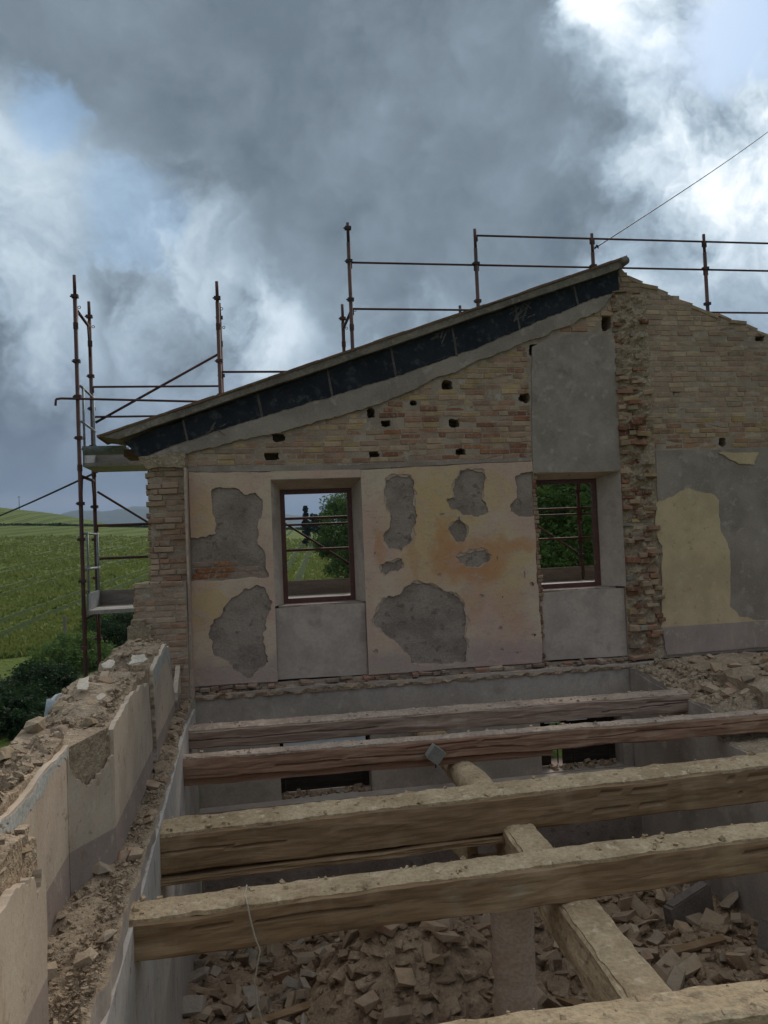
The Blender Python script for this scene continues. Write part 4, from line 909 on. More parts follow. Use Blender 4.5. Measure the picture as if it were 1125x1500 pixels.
fl_top = lambda x, y: -2.02 + .10 * ff(x, y, 1, .9, 3) + .16 * math.exp(-((x - 6.5) ** 2 + (y - 8.9) ** 2) / .5) + .1 * math.exp(-((y - 10.4) ** 2) / .1)
mb = rough_block(5.86, 11.0, 8.30, 10.45, -2.75, fl_top, None, .05, .08, 12); o = mb.build('upper_floor', [M['earth'], M['earth']]); tag(o, kind='structure')
rr = random.Random(91)
for k in range(90):
    x, y = rr.uniform(5.3, 8.2), rr.uniform(8.5, 10.2); s_ = rr.uniform(.05, .18); zf = sp_top(x, y) if x < 5.86 else fl_top(x, y)
    frag(spine if x < 5.9 else o, x, y, zf + .03, (s_ * 1.5, s_, s_ * .6), shade(rr.choice(PAL_D), rr.uniform(.85, 1.25)), 'brick_fragment', None, None, rr)
crumbs('spine_rubble', spine, 1300, (5.28, 5.88, 8.4, 10.3), sp_top, .008, .06, M['earth'], 92)
# loose dark timber lying beyond
def timber(name, p0, p1, wdt, hgt, mat, seed, amp=.016, nseg=60, root=None, crack=True, taper=0.0, bow=0.0):
    """hewn beam from p0 to p1 (centre line of its top), wavy arrises, rounded corners, drying cracks"""
    p0, p1 = Vector(p0), Vector(p1); d = (p1 - p0); L = d.length; d.normalize(); s_ = Vector((d.y, -d.x, 0)).normalized(); u_ = s_.cross(d)
    if u_.z < 0: u_ = -u_
    ring = []
    k_ = .10
    prof = []
    for (a_, b_, c_, e_) in ((-.5, 0, -.5, -1), (-.5, -1, .5, -1), (.5, -1, .5, 0), (.5, 0, -.5, 0)):
        for t in ((.05, .14, .24, .33, .40, .45, .50, .55, .60, .67, .76, .86, .95) if a_ == c_ else (.06, .28, .5, .72, .94)): prof.append((a_ + (c_ - a_) * t, b_ + (e_ - b_) * t))
    mb = MB(); m = len(prof)
    for i in range(nseg + 1):
        t = i / nseg; c = p0 + d * (L * t); tp = 1 - taper * t
        for j, (px, pz) in enumerate(prof):
            n1 = amp * ff(t * L * 1.3, px * 2 + seed, pz * 2, 1.1, 4) + amp * .4 * fn(t * L * 5, px * 3, pz * 3 + seed, 1)
            n2 = amp * ff(t * L * 1.3, px * 2, pz * 2 + seed * 1.7, 1.1, 4)
            q = c + s_ * (px * wdt * tp + n1) + u_ * (pz * hgt * tp + n2 + bow * math.sin(math.pi * t))
            if crack and px in (-.5, .5):
                for ck, (c0_, am) in enumerate(((.46, .20), (.64, .14), (.27, .12))):
                    cr = abs(pz + c0_ + am * fn(t * L * .45, seed + ck * 5, px, 1.0) + .03 * fn(t * L * 3, seed, ck, 1))
                    if cr < .030 and fn(t * L * .5, seed + 9 + ck * 3, px, 1) > (.05 if ck == 0 else .30): q -= s_ * math.copysign(.022, px)
            mb.v.append(tuple(q))
    for i in range(nseg):
        for j in range(m): mb.f.append((i * m + j, i * m + (j + 1) % m, (i + 1) * m + (j + 1) % m, (i + 1) * m + j)); mb.m.append(0)
    mb.f.append(tuple(range(m))); mb.m.append(0); mb.f.append(tuple(range(nseg * m, nseg * m + m))[::-1]); mb.m.append(0)
    return mb
def crust(p0, p1, wdt, seed, th=.02, nseg=110, nw=7, gap=.62):
    """lime and mortar left lying on a beam's top"""
    p0, p1 = Vector(p0), Vector(p1); d = p1 - p0; L = d.length; d.normalize(); s_ = Vector((d.y, -d.x, 0)).normalized(); mb = MB()
    for i in range(nseg + 1):
        for j in range(nw + 1):
            t, e = i / nseg, j / nw - .5
            c = p0 + d * (L * t) + s_ * (e * wdt * (.93 + .10 * fn(t * L * 2.2, e, seed, 1.0)) + .014 * fn(t * L * 7, e * 4, seed, 1))
            ed = min(1, (0.5 - abs(e)) * 5)
            hh = th * (.45 + ed * (.55 + .9 * max(0, ff(t * L * 2.3, e * 1.2, seed, 1.6, 5)))) + .009 * fn(t * L * 22, e * 9, seed, 1)
            mb.v.append((c.x, c.y, c.z + hh))
    for i in range(nseg):
        for j in range(nw): mb.f.append((i * (nw + 1) + j, (i + 1) * (nw + 1) + j, (i + 1) * (nw + 1) + j + 1, i * (nw + 1) + j + 1)); mb.m.append(0)
    # skirt
    n0 = len(mb.v)
    rim = [(i, 0) for i in range(nseg)] + [(nseg, j) for j in range(nw)] + [(i, nw) for i in range(nseg, 0, -1)] + [(0, j) for j in range(nw, 0, -1)]
    for (i, j) in rim:
        v = mb.v[i * (nw + 1) + j]; mb.v.append((v[0], v[1], v[2] - th * 1.2))
    R_ = len(rim)
    for k in range(R_):
        a_ = rim[k][0] * (nw + 1) + rim[k][1]; b_ = rim[(k + 1) % R_][0] * (nw + 1) + rim[(k + 1) % R_][1]
        mb.f.append((a_, b_, n0 + (k + 1) % R_, n0 + k)); mb.m.append(0)
    return mb
def beam(label, xa, ya, xb, yb, ztop, wdt, hgt, mat, cmat, seed, bow=0.0, crk=True, th=.02):
    root = thing('floor_beam', label, 'beam', ((xa + xb) / 2, (ya + yb) / 2, ztop - hgt), 'beams across the open room')
    mb = timber('t', (xa, ya, ztop), (xb, yb, ztop), wdt, hgt, mat, seed, nseg=190, crack=crk, bow=bow); under(mb.build('beam_timber', mat, smooth=False), root)
    c = crust((xa + .01, ya, ztop + .002), (xb - .01, yb, ztop + .002), wdt * .98, seed, th); under(c.build('mortar_crust', cmat), root)
    crumbs('beam_crumbs', root, 260, (xa + .05, xb - .05, -wdt * .42, wdt * .42), lambda x, y: ztop + th * .95, .004, .028, cmat, seed + 400, lambda x, y: y + ya + (yb - ya) * (x - xa) / (xb - xa))
    return root
beam('grey-pink beam farthest back, ending short at the torn cross wall', -.80, 9.21, 5.30, 9.03, -2.10, .34, .20, M['wood_pink'], M['crust_pink'], 1)
b2 = beam('reddish beam second from the back, with a grey box on it', -.82, 8.37, 6.35, 8.13, -2.2, .20, .20, M['wood_red'], M['crust_pink'], 2)
mb = timber('t', (-.80, 8.40, -2.41), (3.2, 8.27, -2.41), .16, .07, M['wood_red'], 7, amp=.008, nseg=50, crack=False); under(mb.build('packing_plank', M['wood_red']), b2)
b3 = beam('thickest dusty beam, in the middle of the five', -.82, 6.36, 5.5, 6.56, -2.2, .36, .30, M['wood'], M['crust'], 3, th=.025)
mb = timber('t', (-.80, 6.30, -2.515), (2.2, 6.40, -2.515), .30, .05, M['wood'], 8, amp=.012, nseg=50, crack=False); under(mb.build('packing_plank', M['wood']), b3)
b4 = beam('dusty beam with a pale string hanging over its left end', -.80, 4.96, 5.5, 5.12, -2.2, .27, .235, M['wood'], M['crust'], 4, th=.022)
beam('nearest dusty beam, cut by the bottom edge of the picture', -.80, 3.38, 5.5, 3.25, -2.2, .27, .24, M['wood'], M['crust'], 5, th=.03)
# the timber lying along the room under the beams
t1 = thing('main_timber', 'pale squared timber running lengthwise beneath the near beams', 'timber', (2.1, 5, -2.8))
mb = timber('t', (1.93, 3.0, -2.455), (2.14, 6.62, -2.455), .27, .30, M['log'], 12, amp=.016, nseg=50, crack=False); under(mb.build('timber_body', M['log']), t1)
c = crust((1.93, 3.02, -2.452), (2.14, 6.45, -2.452), .25, 33, .016); under(c.build('mortar_crust', M['crust']), t1)
t2 = thing('round_log', 'pale round log running lengthwise beneath the far beams', 'log', (2.2, 8.2, -2.8))
mb = MB(); ns, nr = 60, 18
p0, p1 = Vector((2.17, 6.60, -2.585)), Vector((2.24, 10.34, -2.585))
for i in range(ns + 1):
    t = i / ns; c = p0.lerp(p1, t)
    for k in range(nr):
        an = k * 2 * math.pi / nr; r_ = .165 + .02 * ff(t * 5, math.cos(an), math.sin(an), 1.2, 4) + .008 * fn(t * 20, math.cos(an) * 2, math.sin(an) * 2, 1)
        mb.v.append((c.x + r_ * math.cos(an), c.y, c.z + r_ * .82 * math.sin(an)))
for i in range(ns):
    for k in range(nr): mb.f.append((i * nr + k, i * nr + (k + 1) % nr, (i + 1) * nr + (k + 1) % nr, (i + 1) * nr + k)); mb.m.append(0)
mb.f.append(tuple(range(nr))); mb.m.append(0); mb.f.append(tuple(range(ns * nr, ns * nr + nr))[::-1]); mb.m.append(0)
under(mb.build('log_body', M['log'], smooth=True), t2)
# round column under the joint
col = thing('round_column', 'round plastered brick column standing in the rubble', 'column', (2.02, 6.25, -5))
mb = MB(); nr, nz = 28, 44
for j in range(nz + 1):
    z = -5.2 + 2.42 * j / nz
    for k in range(nr):
        an = k * 2 * math.pi / nr; r_ = .175 + .008 * fn(math.cos(an) * 2, math.sin(an) * 2, z * 3, 1) - (.012 if (z < -3.3 + .15 * fn(an, 0, 3) and (z * 15) % 1 < .14) else 0) + (.02 if z > -2.86 else 0)
        mb.v.append((2.02 + r_ * math.cos(an), 6.25 + r_ * math.sin(an), z))
for j in range(nz):
    for k in range(nr): mb.f.append((j * nr + k, j * nr + (k + 1) % nr, (j + 1) * nr + (k + 1) % nr, (j + 1) * nr + k)); mb.m.append(0)
mb.f.append(tuple(range(nz * nr, nz * nr + nr))); mb.m.append(0)
under(mb.build('column_shaft', M['column'], smooth=True), col)
mb = MB(); prism(mb, [rough([(1.75, -2.79), (2.32, -2.79), (2.30, -2.755), (1.78, -2.755)], .01, 3, 3)], 5.98, 6.55); under(mb.build('cap_plate', M['wood']), col)
mb = timber('t', (1.74, 6.95, -2.50), (1.80, 6.55, -2.52), .10, .34, M['log'], 15, amp=.01, nseg=10, crack=False); o = mb.build('wooden_block', M['log']); tag(o, 'small pale upright wooden block wedged beside the column head', 'block')
# loose timber end on the far right floor
mb = timber('t', (6.55, 9.35, -1.80), (9.0, 9.0, -1.76), .22, .17, M['wood'], 17, nseg=40); o = mb.build('loose_timber', M['wood']); tag(o, 'dark timber lying in the rubble at the right edge', 'timber')
# small things on the beams
box = thing('junction_box', 'square grey plastic box hanging tilted on the reddish beam', 'box', (1.86, 8.12, -2.32))
mb = MB(); mb.box(-.072, .072, -.05, .05, -.072, .072); mb.box(-.078, .078, -.058, -.050, -.078, .078)
bo = mb.build('box_body', M['plastic'], box); bo.rotation_euler = (.12, R(38), .1)
mb = MB(); mb.path([(0, .02, -.05), (.01, .01, -.10), (.0, .0, -.15)], .008); mb.build('cable_stub', M['cable'], box)
mb = MB(); mb.path([(-.09 + .0, 5.09, -2.17), (-.10, 4.95, -2.168), (-.085, 4.815, -2.168), (-.075, 4.805, -2.23), (-.05, 4.802, -2.35), (-.02, 4.80, -2.44), (-.035, 4.80, -2.50), (-.06, 4.81, -2.62), (-.05, 4.82, -2.75), (-.02, 4.83, -2.9)], .0055)
o = mb.build('string', M['string']); tag(o, 'pale string hanging over the left end of a beam', 'string')

# ------------------------------------------------------------------ ground floor and rubble heap
mb = MB(); mb.box(-.8, 5.3, 1.8, 10.4, -5.5, -5.05); o = mb.build('ground_floor', M['dirt']); tag(o, kind='structure')
heap = thing('rubble_heap', 'heap of broken bricks and mortar filling the room below the beams', 'rubble', (2.3, 7, -5))
def hz(x, y):
    z = -4.15 - .20 * max(0, y - 7.0) - .10 * max(0, 6.0 - y)
    z += .62 * math.exp(-((x - 1.35) ** 2 / .8 + (y - 7.6) ** 2 / .8)) + .25 * math.exp(-((x - 3.6) ** 2 / .8 + (y - 8.4) ** 2 / .9))
    z -= .35 * math.exp(-((x - .2) ** 2 / .4 + (y - 7.6) ** 2 / 2.5)) + .22 * math.exp(-((x - 2.7) ** 2 / .25 + (y - 6.9) ** 2 / .5))
    return z + .10 * ff(x, y, 4, 1.1, 4)
mb = MB(); nx, ny = 110, 130
for j in range(ny + 1):
    for i in range(nx + 1):
        x, y = -.78 + 6.06 * i / nx, 2.6 + 7.7 * j / ny; mb.v.append((x, y, hz(x, y) + .03 * fn(x, y, 2, 9)))
for j in range(ny):
    for i in range(nx): mb.f.append((j * (nx + 1) + i, j * (nx + 1) + i + 1, (j + 1) * (nx + 1) + i + 1, (j + 1) * (nx + 1) + i)); mb.m.append(0)
o = under(mb.build('mound', M['dirt']), heap); tag(o, kind='stuff')
rr = random.Random(200); n_ = 0
while n_ < 300:
    x, y = rr.uniform(-.7, 5.2), 5.9 + 4.3 * rr.random()
    if abs(x - 2.02) < .25 and abs(y - 6.25) < .25: continue
    if (2.3 < x < 2.9 and y < 7.4) and rr.random() < .8: continue
    big = rr.random() < .6
    s = (.32 * rr.uniform(.7, 1.15), .19 * rr.uniform(.8, 1.2), .07 * rr.uniform(.8, 1.2)) if big else tuple(q * rr.uniform(.6, 1.4) for q in (.17, .125, .07))
    if x < .8 and rr.random() < .5: c = rr.choice([(.33, .30, .275), (.29, .265, .24), (.38, .345, .315)])
    else: c = rr.choice(PAL_D)
    frag(heap, x, y, hz(x, y) + rr.uniform(.03, .10), s, shade(c, rr.uniform(.85, 1.25)), 'brick_fragment', rr.randrange(6) if rr.random() < .8 else None, (rr.gauss(0, .5), rr.gauss(0, .5), rr.uniform(0, 6.28)), rr); n_ += 1
crumbs('small_rubble', heap, 3000, (-.74, 5.2, 5.6, 10.2), lambda x, y: hz(x, y) + .005, .010, .07, M['dirt'], 201)
rr = random.Random(205); mb = MB()
for k in range(850):
    x, y = rr.uniform(-.72, 5.2), 5.7 + 4.5 * rr.random(); me = FR[rr.randrange(9)]; s_ = rr.uniform(.07, .17)
    if abs(x - 2.02) < .22 and abs(y - 6.25) < .22: continue
    mt = Matrix.Translation((x, y, hz(x, y) + rr.uniform(.0, .04))) @ Matrix.Rotation(rr.uniform(0, 6.28), 4, 'Z') @ Matrix.Rotation(rr.gauss(0, .5), 4, 'X') @ Matrix.Rotation(rr.gauss(0, .5), 4, 'Y') @ Matrix.Diagonal((s_ * 1.5, s_ * 1.1, s_ * .38, 1))
    mb.add([mt @ v.co for v in me.vertices], [tuple(f.vertices) for f in me.polygons])
tag(under(mb.build('brick_rubble', M['dirt']), heap), kind='stuff')
for (x, y, L, an, lab) in ((.25, 7.3, .9, .5, 'short splintered lath lying in the left of the rubble'), (2.75, 6.75, 1.1, -.95, 'narrow plank lying in the rubble right of the column'), (4.2, 7.2, .7, .2, 'short plank stub lying in the rubble near the dark slab')):
    mb = timber('t', (-L / 2, 0, .03), (L / 2, 0, .0), .09, .03, M['wood'], 3 + x, amp=.006, nseg=14, crack=False); o = mb.build('plank', M['wood']); o.location = (x, y, hz(x, y) + .07); o.rotation_euler = (.1, rr.uniform(-.15, .15), an); tag(o, lab, 'plank')
o = frag(None, 1.12, 7.32, hz(1.12, 7.32) + .10, (.28, .14, .075), (.34, .20, .14), 'loose_brick', 1, (.25, .25, -.5), rr); tag(o, 'whole pinkish brick lying on the rubble heap', 'brick')
mb = MB(); mt = Matrix.Translation((4.55, 7.9, hz(4.5, 7.9) + .17)) @ Matrix.Rotation(.35, 4, 'Z') @ Matrix.Rotation(-.16, 4, 'Y'); mb.box(-.32, .32, -.055, .055, -.16, .14, 0, mt); mb.box(-.28, .30, -.05, .05, .14, .16, 0, mt)
o = mb.build('stone_slab', M['slab']); tag(o, 'dark upright stone slab stuck in the rubble at the right', 'slab')
mb = MB(); mt = Matrix.Translation((5.05, 7.05, hz(5, 7.05) + .10)) @ Matrix.Rotation(.3, 4, 'Z') @ Matrix.Rotation(.2, 4, 'Y'); mb.box(-.24, .24, -.10, .10, -.12, .12, 0, mt); mb.box(-.22, .22, -.08, .08, .12, .15, 0, mt)
o = mb.build('masonry_chunk', M['slab']); tag(o, 'dark masonry chunk in the rubble at the lower right', 'chunk')

# ------------------------------------------------------------------ scaffold behind the gable
sc = thing('scaffold', 'rust-red tubular scaffold with grey decks standing behind the gable', 'scaffold', (2.5, 11.9, -5.6))
FX = [-2.29, -.33, 1.62, 3.59, 5.51, 7.45, 9.40]; FT = [3.85, 3.79, 4.71, 4.67, 4.65, 4.69, 4.69]; YF, YR = 11.4, 12.4; RP = .029
def spart(mb, name, mat='rust', smooth=True): return under(mb.build(name, M[mat], smooth=smooth), sc)
for x, zt in zip(FX, FT):
    for y, top in ((YF, zt), (YR, 3.78)):
        mb = MB(); mb.tube((x, y, -5.6), (x, y, top - .30), RP, 12); mb.tube((x, y, top - .30), (x, y, top), RP * .82, 12)
        post = spart(mb, 'post')
        for zz in (-2.87, -.87, 1.13, 3.13):
            for q in (.42, 1.0, 1.5):
                if zz + q > top - .08 or zz + q < -1.6: continue
                mb = MB(); mb.box(x - .047, x + .047, y - .036, y + .036, zz + q - .022, zz + q + .022); mb.tube((x - .066, y, zz + q), (x - .046, y, zz + q), .012, 6)
                cp = mb.build('coupler', M['rust']); cp.parent = post; cp.matrix_parent_inverse = Matrix.Identity(4)
            if zz < top - .5 and zz > -1.6:
                mb = MB(); mb.tube((x, y, zz - .045), (x, y, zz + .045), RP + .006, 10); cp = mb.build('spigot_collar', M['rust']); cp.parent = post; cp.matrix_parent_inverse = Matrix.Identity(4)
            if zz + .25 < top and zz > -1.6:
                c = Vector((x + .055, y - .01, zz + .26)); ring_ = [c + Vector((math.cos(k * math.pi / 4) * .02, 0, math.sin(k * math.pi / 4) * .02)) for k in range(8)]
                mb = MB(); mb.path(ring_ + ring_[:1], .005, 4); cp = mb.build('locking_pin', M['rust']); cp.parent = post; cp.matrix_parent_inverse = Matrix.Identity(4)
    for zz in (-2.98, -.98, 1.02, 3.38):
        if zz > 3.5: continue
        mb = MB(); mb.tube((x, YF, zz), (x, YR, zz), .022, 10); spart(mb, 'transom')
        for yy, sg in ((YF, 1), (YR, -1)):
            mb = MB(); mb.tube((x, yy + sg * .14, zz), (x, yy + sg * .01, zz - .48), .015, 8); spart(mb, 'gusset')
# guard rails
def rail(xa, xb, y, z, r_=.0165, dz=0.0, hook=True):
    mb = MB(); mb.tube((xa + .03, y, z), (xb - .03, y, z + dz), r_, 8)
    if hook:
        mb.tube((xa + .03, y, z + .004), (xa + .03, y, z - .09), r_ * .8, 6); mb.tube((xb - .03, y, z + dz + .004), (xb - .03, y, z + dz - .09), r_ * .8, 6)
    spart(mb, 'guard_rail')
for i in range(len(FX) - 1):
    xa, xb = FX[i], FX[i + 1]
    for zz in (-.16, .34): rail(xa, xb, YR - .02, zz, .021)
    if i == 0:
        for zz in (2.0, 2.46): rail(xa, xb, YR - .02, zz)
    else: rail(xa, xb, YR - .02, .24, .017)
    if i >= 2: rail(xa, xb, YF, 4.11); 
    if i >= 2: rail(xa, xb, YF, 3.41)
    if i >= 3: rail(xa, xb, YF, 4.57)
    if i == 1: rail(xa, xb, YF, 2.47)
    mb = MB()
    if i == 0: mb.tube((xa + .04, YR + .03, 1.92), (xb - .02, YR + .03, 2.99), .020, 8)
    else: mb.tube((xa + .04, YR + .03, 2.0), (xb - .02, YR + .03, 3.0), .018, 8)
    spart(mb, 'diagonal_brace')
    mb = MB(); mb.tube((xa + .04, YR + .03, .86), (xb - .04, YR + .03, -.42), .018, 8); spart(mb, 'diagonal_brace')
    # decks and toe boards
    for zz in (-2.87, -.87, 1.20):
        for k in range(3):
            mb = MB(); y0 = YF + .05 + k * .305; mb.box(xa + .03, xb - .03, y0, y0 + .295, zz - .05, zz); mb.box(xa + .03, xb - .03, y0 + .01, y0 + .285, zz, zz + .004); spart(mb, 'deck_plank', 'deckwood', False)
        mb = MB(); mb.box(xa + .03, xb - .03, YR - .06, YR - .035, zz + .006, zz + .23); spart(mb, 'toe_board', 'toeboard', False)
# long loose tube that sticks out on the left with a bent hook
mb = MB(); mb.path([(-2.58, YF - .04, 2.00), (-2.57, YF - .04, 2.09), (-2.50, YF - .04, 2.10), (-.45, YF - .04, 2.03)], .0165, 8); spart(mb, 'guard_rail')
# galvanised end guards (left end)
for zz in (-.87, 1.20):
    mb = MB(); x = -2.25
    for z2 in (.52, 1.02): mb.tube((x, YF, zz + z2 + .06), (x, YR, zz + z2 + .06), .017, 8)
    for y in (YF + .16, YR - .1): mb.tube((x, y, zz + .02), (x, y, zz + 1.10), .017, 8)
    eg = spart(mb, 'end_guard', 'zinc')
    mb = MB(); mb.box(x - .012, x + .012, YF + .08, YR - .06, zz + .01, zz + .24); tb = mb.build('end_toe_board', M['zinc']); tb.parent = eg; tb.matrix_parent_inverse = Matrix.Identity(4)
# curved galvanised gutter lying on the upper deck
mb = MB(); n_ = 12; prof = [(.115 * math.cos(math.pi + k * math.pi / n_), .115 * math.sin(math.pi + k * math.pi / n_)) for k in range(n_ + 1)]
for xx in (-2.20, -1.62):
    for r_ in (1.0, .965):
        for a_, b_ in prof: mb.v.append((xx, 11.25 + a_ * r_, 1.40 + b_ * r_))
q = n_ + 1
for k in range(n_):
    mb.f += [(k, k + 1, 2 * q + k + 1, 2 * q + k), (q + k + 1, q + k, 3 * q + k, 3 * q + k + 1), (k + 1, k, q + k, q + k + 1), (2 * q + k, 2 * q + k + 1, 3 * q + k + 1, 3 * q + k)]; mb.m += [0] * 4
o = mb.build('gutter_piece', M['zinc']); tag(o, 'short curved zinc gutter at the left eave', 'gutter')
mb = MB(); mb.box(-1.60, -1.33, 10.75, 11.35, 1.205, 1.30); o = mb.build('clay_block', M['tile']); tag(o, 'red clay block on the upper deck under the eave', 'block')

# cables
mb = MB(); pts = []
for k in range(25):
    t = k / 24; p = Vector((5.55, 11.42, 4.42)).lerp(Vector((20.43, 24.19, 15.09)), t); p.z -= .12 * math.sin(math.pi * t); pts.append(p)
mb.path(pts, .010, 6); cb = mb.build('overhead_cable', M['cable']); tag(cb, 'thin black cable rising from the roof scaffold to the upper right', 'cable')
mb = MB(); rr = random.Random(4); p = Vector((5.56, 11.38, 4.44))
kn = [p + Vector((rr.uniform(-.05, .05), rr.uniform(-.03, .03), rr.uniform(-.07, .04))) for _ in range(9)]; mb.path(kn, .009, 5); k_ = mb.build('cable_knot', M['cable']); k_.parent = cb
mb = MB(); pts = []
for k in range(25):
    t = k / 24; p = Vector((-1.95, 12.42, 1.30)).lerp(Vector((-17.5, 44, 1.4)), t); p.z -= .6 * math.sin(math.pi * t) * .9; pts.append(p)
mb.path(pts, .018, 6); tag(mb.build('slack_cable', M['cable']), 'black cable sagging left over the green field', 'cable')
# white builder's sack
sk = thing('builder_sack', 'open white builder\'s sack beside the scaffold foot', 'sack', (-2.30, 11.0, -3.30))
mb = MB(); nr, nz = 32, 14
for j in range(nz + 1):
    t = j / nz
    for k in range(nr):
        an = k * 2 * math.pi / nr; sq = 1 / max(abs(math.cos(an)), abs(math.sin(an))) ** .55
        r_ = (.40 + .06 * math.sin(t * 3.1)) * sq * (1 + .05 * fn(math.cos(an) * 2, math.sin(an) * 2, t * 4, 1.5)); mb.v.append((r_ * math.cos(an) * 1.0, r_ * .62 * math.sin(an), t * 1.38 + (.06 * fn(an, 1, 2, 1.3) + .05 * math.cos(an)) * t))
for j in range(nz):
    for k in range(nr): mb.f.append((j * nr + k, j * nr + (k + 1) % nr, (j + 1) * nr + (k + 1) % nr, (j + 1) * nr + k)); mb.m.append(0)
b0 = len(mb.v)
for k in range(nr):
    v = mb.v[nz * nr + k]; mb.v.append((v[0] * .86, v[1] * .84, v[2] - .0)); 
for k in range(nr):
    v = mb.v[nz * nr + k]; mb.v.append((v[0] * .82, v[1] * .8, v[2] - .22))
for k in range(nr):
    k2 = (k + 1) % nr; mb.f += [(nz * nr + k, nz * nr + k2, b0 + k2, b0 + k), (b0 + k, b0 + k2, b0 + nr + k2, b0 + nr + k)]; mb.m += [0, 0]
mb.f.append(tuple(range(b0 + nr, b0 + 2 * nr))); mb.m.append(0)
mb.build('sack_body', M['sack'], sk, smooth=True)

# ------------------------------------------------------------------ trees, bushes, poles
def foliage(n_, shape, leaf, rr, clumps):
    """leaf-sized faces gathered in clumps through the crown's volume"""
    mb = MB(); cs = [shape(rr) for _ in range(clumps)]
    for k in range(n_):
        c, cr = cs[rr.randrange(clumps)]
        v = Vector((rr.gauss(0, 1), rr.gauss(0, 1), rr.gauss(0, .8))).normalized() * cr * rr.random() ** .4
        p = c + v; l_ = leaf * rr.uniform(.6, 1.3)
        a_ = Vector((rr.gauss(0, 1), rr.gauss(0, 1), rr.gauss(0, .6))).normalized() * l_; b_ = a_.cross(Vector((rr.gauss(0, 1), rr.gauss(0, 1), rr.gauss(0, 1)))).normalized() * l_ * .45
        mb.add([p - a_, p + b_, p + a_, p - b_], [(0, 1, 2, 3)])
    return mb
def tree(name, label, cat, x, y, z, height, rad, trunk, n_, leaf, mat, seed, clumps=90, cone=False, group=None, low=.28):
    root = thing(name, label, cat, (x, y, z), group); rr = random.Random(seed)
    mb = MB(); p = Vector((0, 0, -.3)); r_ = trunk; top = height * .8
    for k in range(6):
        q = Vector((rr.uniform(-.12, .12) * rad * .4, rr.uniform(-.12, .12) * rad * .4, -.3 + top * (k + 1) / 6)); mb.tube(p, q, r_, 9, 0, r_ * .8); p, r_ = q, r_ * .8
        if k > 0 and not cone:
            for s_ in range(3):
                an = rr.uniform(0, 6.28); e = q + Vector((math.cos(an) * rad * .7, math.sin(an) * rad * .7, height * rr.uniform(.08, .2))); mb.tube(q, e, r_ * .5, 6, 0, r_ * .12)
    mb.build('trunk', M['bark'], root, smooth=True)
    def shape(rr):
        if cone:
            t = rr.random() ** .8; an = rr.uniform(0, 6.28); rd = rad * (1 - t) ** .6 * rr.uniform(.3, .9); return Vector((math.cos(an) * rd, math.sin(an) * rd, height * (.08 + .9 * t))), rad * .35
        while True:
            v = Vector((rr.uniform(-1, 1), rr.uniform(-1, 1), rr.uniform(-1, 1)))
            if .25 < v.length < 1: break
        zc = low + (1 - low) * .5
        return Vector((v.x * rad * .9, v.y * rad * .9, height * (zc + v.z * (1 - low) * .47))), rad * rr.uniform(.16, .30)
    foliage(n_, shape, leaf, rr, clumps).build('crown', M[mat], root)
    return root
def polar(d, az): return d * math.sin(R(az)), d * math.cos(R(az))
x, y = polar(62, 7.9); tree('broadleaf_tree', 'rounded green tree seen through the left window', 'tree', x, y, terrain_z(62, 7.9), 8.4, 3.5, .22, 26000, .13, 'leaf', 1, 120, low=.06)
x, y = polar(150, 4.15); tree('cypress_tree', 'dark slim cypress beyond the green tree in the left window', 'tree', x, y, terrain_z(150, 4.15), 7.8, 1.1, .2, 6000, .2, 'cypress', 2, 60, cone=True)
x, y = polar(165, 5.1); tree('dark_tree', 'small dark tree just right of the cypress', 'tree', x, y, terrain_z(165, 5.1), 7.0, 2.4, .2, 7000, .25, 'leaf_dark', 3, 60)
for i, (d, az, h_, r_, m_, lab) in enumerate(((25, 20.6, 9.5, 3.2, 'leaf', 'leafy green tree filling the left part of the right window'), (28, 25.5, 10.5, 3.4, 'leaf', 'leafy green tree filling the right part of the right window'), (40, 22.5, 12, 4.5, 'leaf_dark', 'darker tree standing behind the leafy trees in the right window'))):
    x, y = polar(d, az); tree('leafy_tree', lab, 'tree', x, y, -5.6, h_, r_, .2, 30000, .085 if i < 2 else .16, m_, 10 + i, 150, group='trees seen through the right window', low=.08)
for i, (d, az, h_, r_, m_, lab) in enumerate(((30, -17.6, 1.6, 1.8, 'leaf_dark', 'dark bush at the left edge below the field'), (34, -14.4, 1.1, 1.4, 'leaf_dark', 'dark low bush beside the white sack'), (38, -12.4, 1.5, 1.7, 'leaf', 'lighter green bush behind the scaffold feet'), (44, -8.2, 2.2, 1.9, 'leaf_dark', 'green bush left of the brick pier'), (50, -9.6, 1.3, 1.6, 'leaf', 'small bush under the scaffold deck'), (27, -16.2, 1.1, 1.2, 'leaf_dark', 'nearest dark bush beyond the left wall head'))):
    x, y = polar(d, az); root = thing('bush', lab, 'bush', (x, y, terrain_z(d, az) - .1), 'bushes below the field'); rr = random.Random(40 + i)
    mb = MB()
    for k in range(7):
        an = rr.uniform(0, 6.28); mb.tube((0, 0, 0), (math.cos(an) * r_ * .6, math.sin(an) * r_ * .6, h_ * rr.uniform(.5, .85)), .03, 6, 0, .008)
    mb.build('stem', M['bark'], root)
    def shape(rr, h_=h_, r_=r_):
        an = rr.uniform(0, 6.28); q = rr.random() ** .5; return Vector((math.cos(an) * r_ * q, math.sin(an) * r_ * q, h_ * rr.uniform(.1, 1) * (1 - .5 * q * q))), r_ * rr.uniform(.16, .28)
    foliage(9000, shape, .075, rr, 70).build('foliage', M[m_], root)
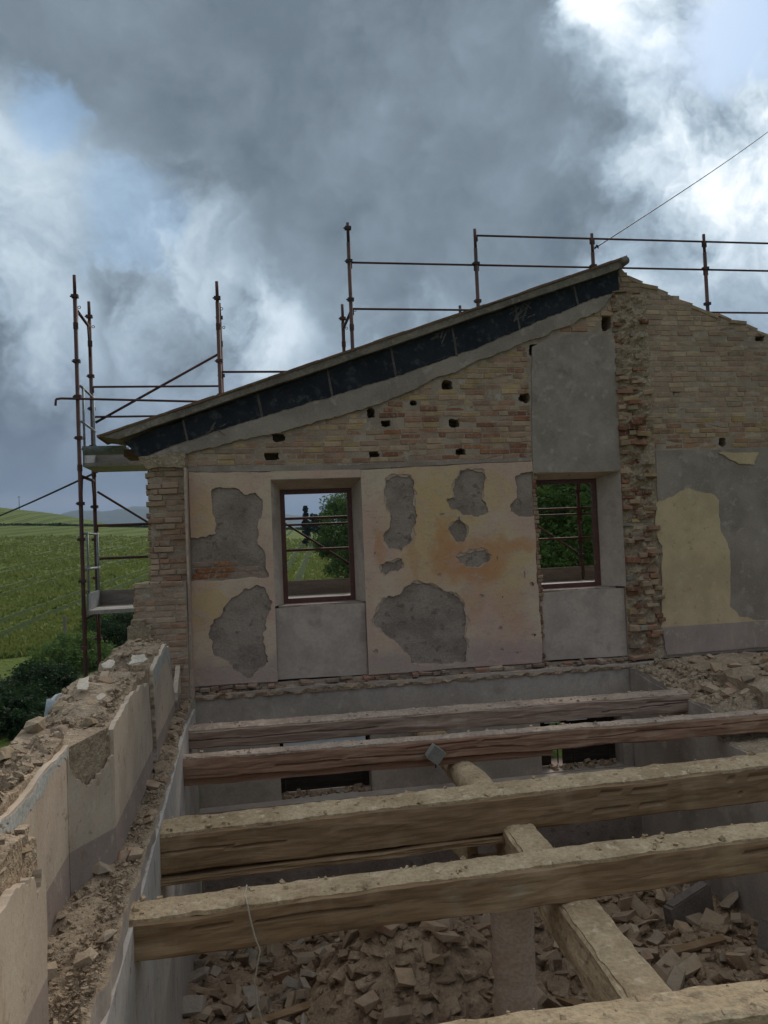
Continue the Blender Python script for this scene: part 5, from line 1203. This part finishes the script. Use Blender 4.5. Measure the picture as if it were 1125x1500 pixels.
# hedge along the field edge, far off: one dark line
rr = random.Random(61); mb = MB()
for k in range(9000):
    az = rr.uniform(-24, 14); d = rr.uniform(268, 276); x, y = polar(d, az); hh = .5 + .7 * max(0, fn(az, 0, 0, .9)); z = terrain_z(270, az) - .3 + rr.random() * hh
    a_ = Vector((rr.gauss(0, 1), rr.gauss(0, 1), rr.gauss(0, 1))).normalized() * .8; b_ = a_.cross(Vector((rr.gauss(0, 1), rr.gauss(0, 1), rr.gauss(0, 1)))).normalized() * .6
    mb.add([Vector((x, y, z)) - a_, Vector((x, y, z)) + b_, Vector((x, y, z)) + a_, Vector((x, y, z)) - b_], [(0, 1, 2, 3)])
tag(mb.build('far_hedge', M['leaf_dark']), 'dark hedge along the far edge of the field', 'hedge', kind='stuff')
d, az = 540, -15.2; x, y = polar(d, az); pl = thing('utility_pole', 'thin utility pole on the left skyline', 'pole', (x, y, terrain_z(d, az) - .5))
mb = MB(); mb.tube((0, 0, 0), (0, 0, 9.5), .22, 8, 0, .14); mb.build('pole_shaft', M['darkwood'], pl); mb = MB(); mb.box(-.9, .9, -.08, .08, 8.7, 8.9); mb.build('crossarm', M['darkwood'], pl)
d, az = 42, -12.6; x, y = polar(d, az); mb = MB(); mb.tube((x, y, -6), (x, y, -3.3), .07, 8); tag(mb.build('fence_post', M['slab']), 'grey post standing in the bushes at the field edge', 'post')

# ------------------------------------------------------------------ haze
hm = bpy.data.materials.new('haze_air'); hm.use_nodes = True; ht = hm.node_tree; ht.nodes.clear()
ho = ht.nodes.new('ShaderNodeOutputMaterial'); pv = ht.nodes.new('ShaderNodeVolumePrincipled')
pv.inputs['Color'].default_value = (0.62, 0.76, 1.0, 1); pv.inputs['Density'].default_value = 0.00013; pv.inputs['Anisotropy'].default_value = 0.0
ht.links.new(pv.outputs[0], ho.inputs['Volume'])
mb = MB(); mb.box(-9500, 9500, -9500, 9500, -120, 420); o = mb.build('haze', hm); tag(o, 'thin blue air over the far hills', 'haze', kind='stuff')
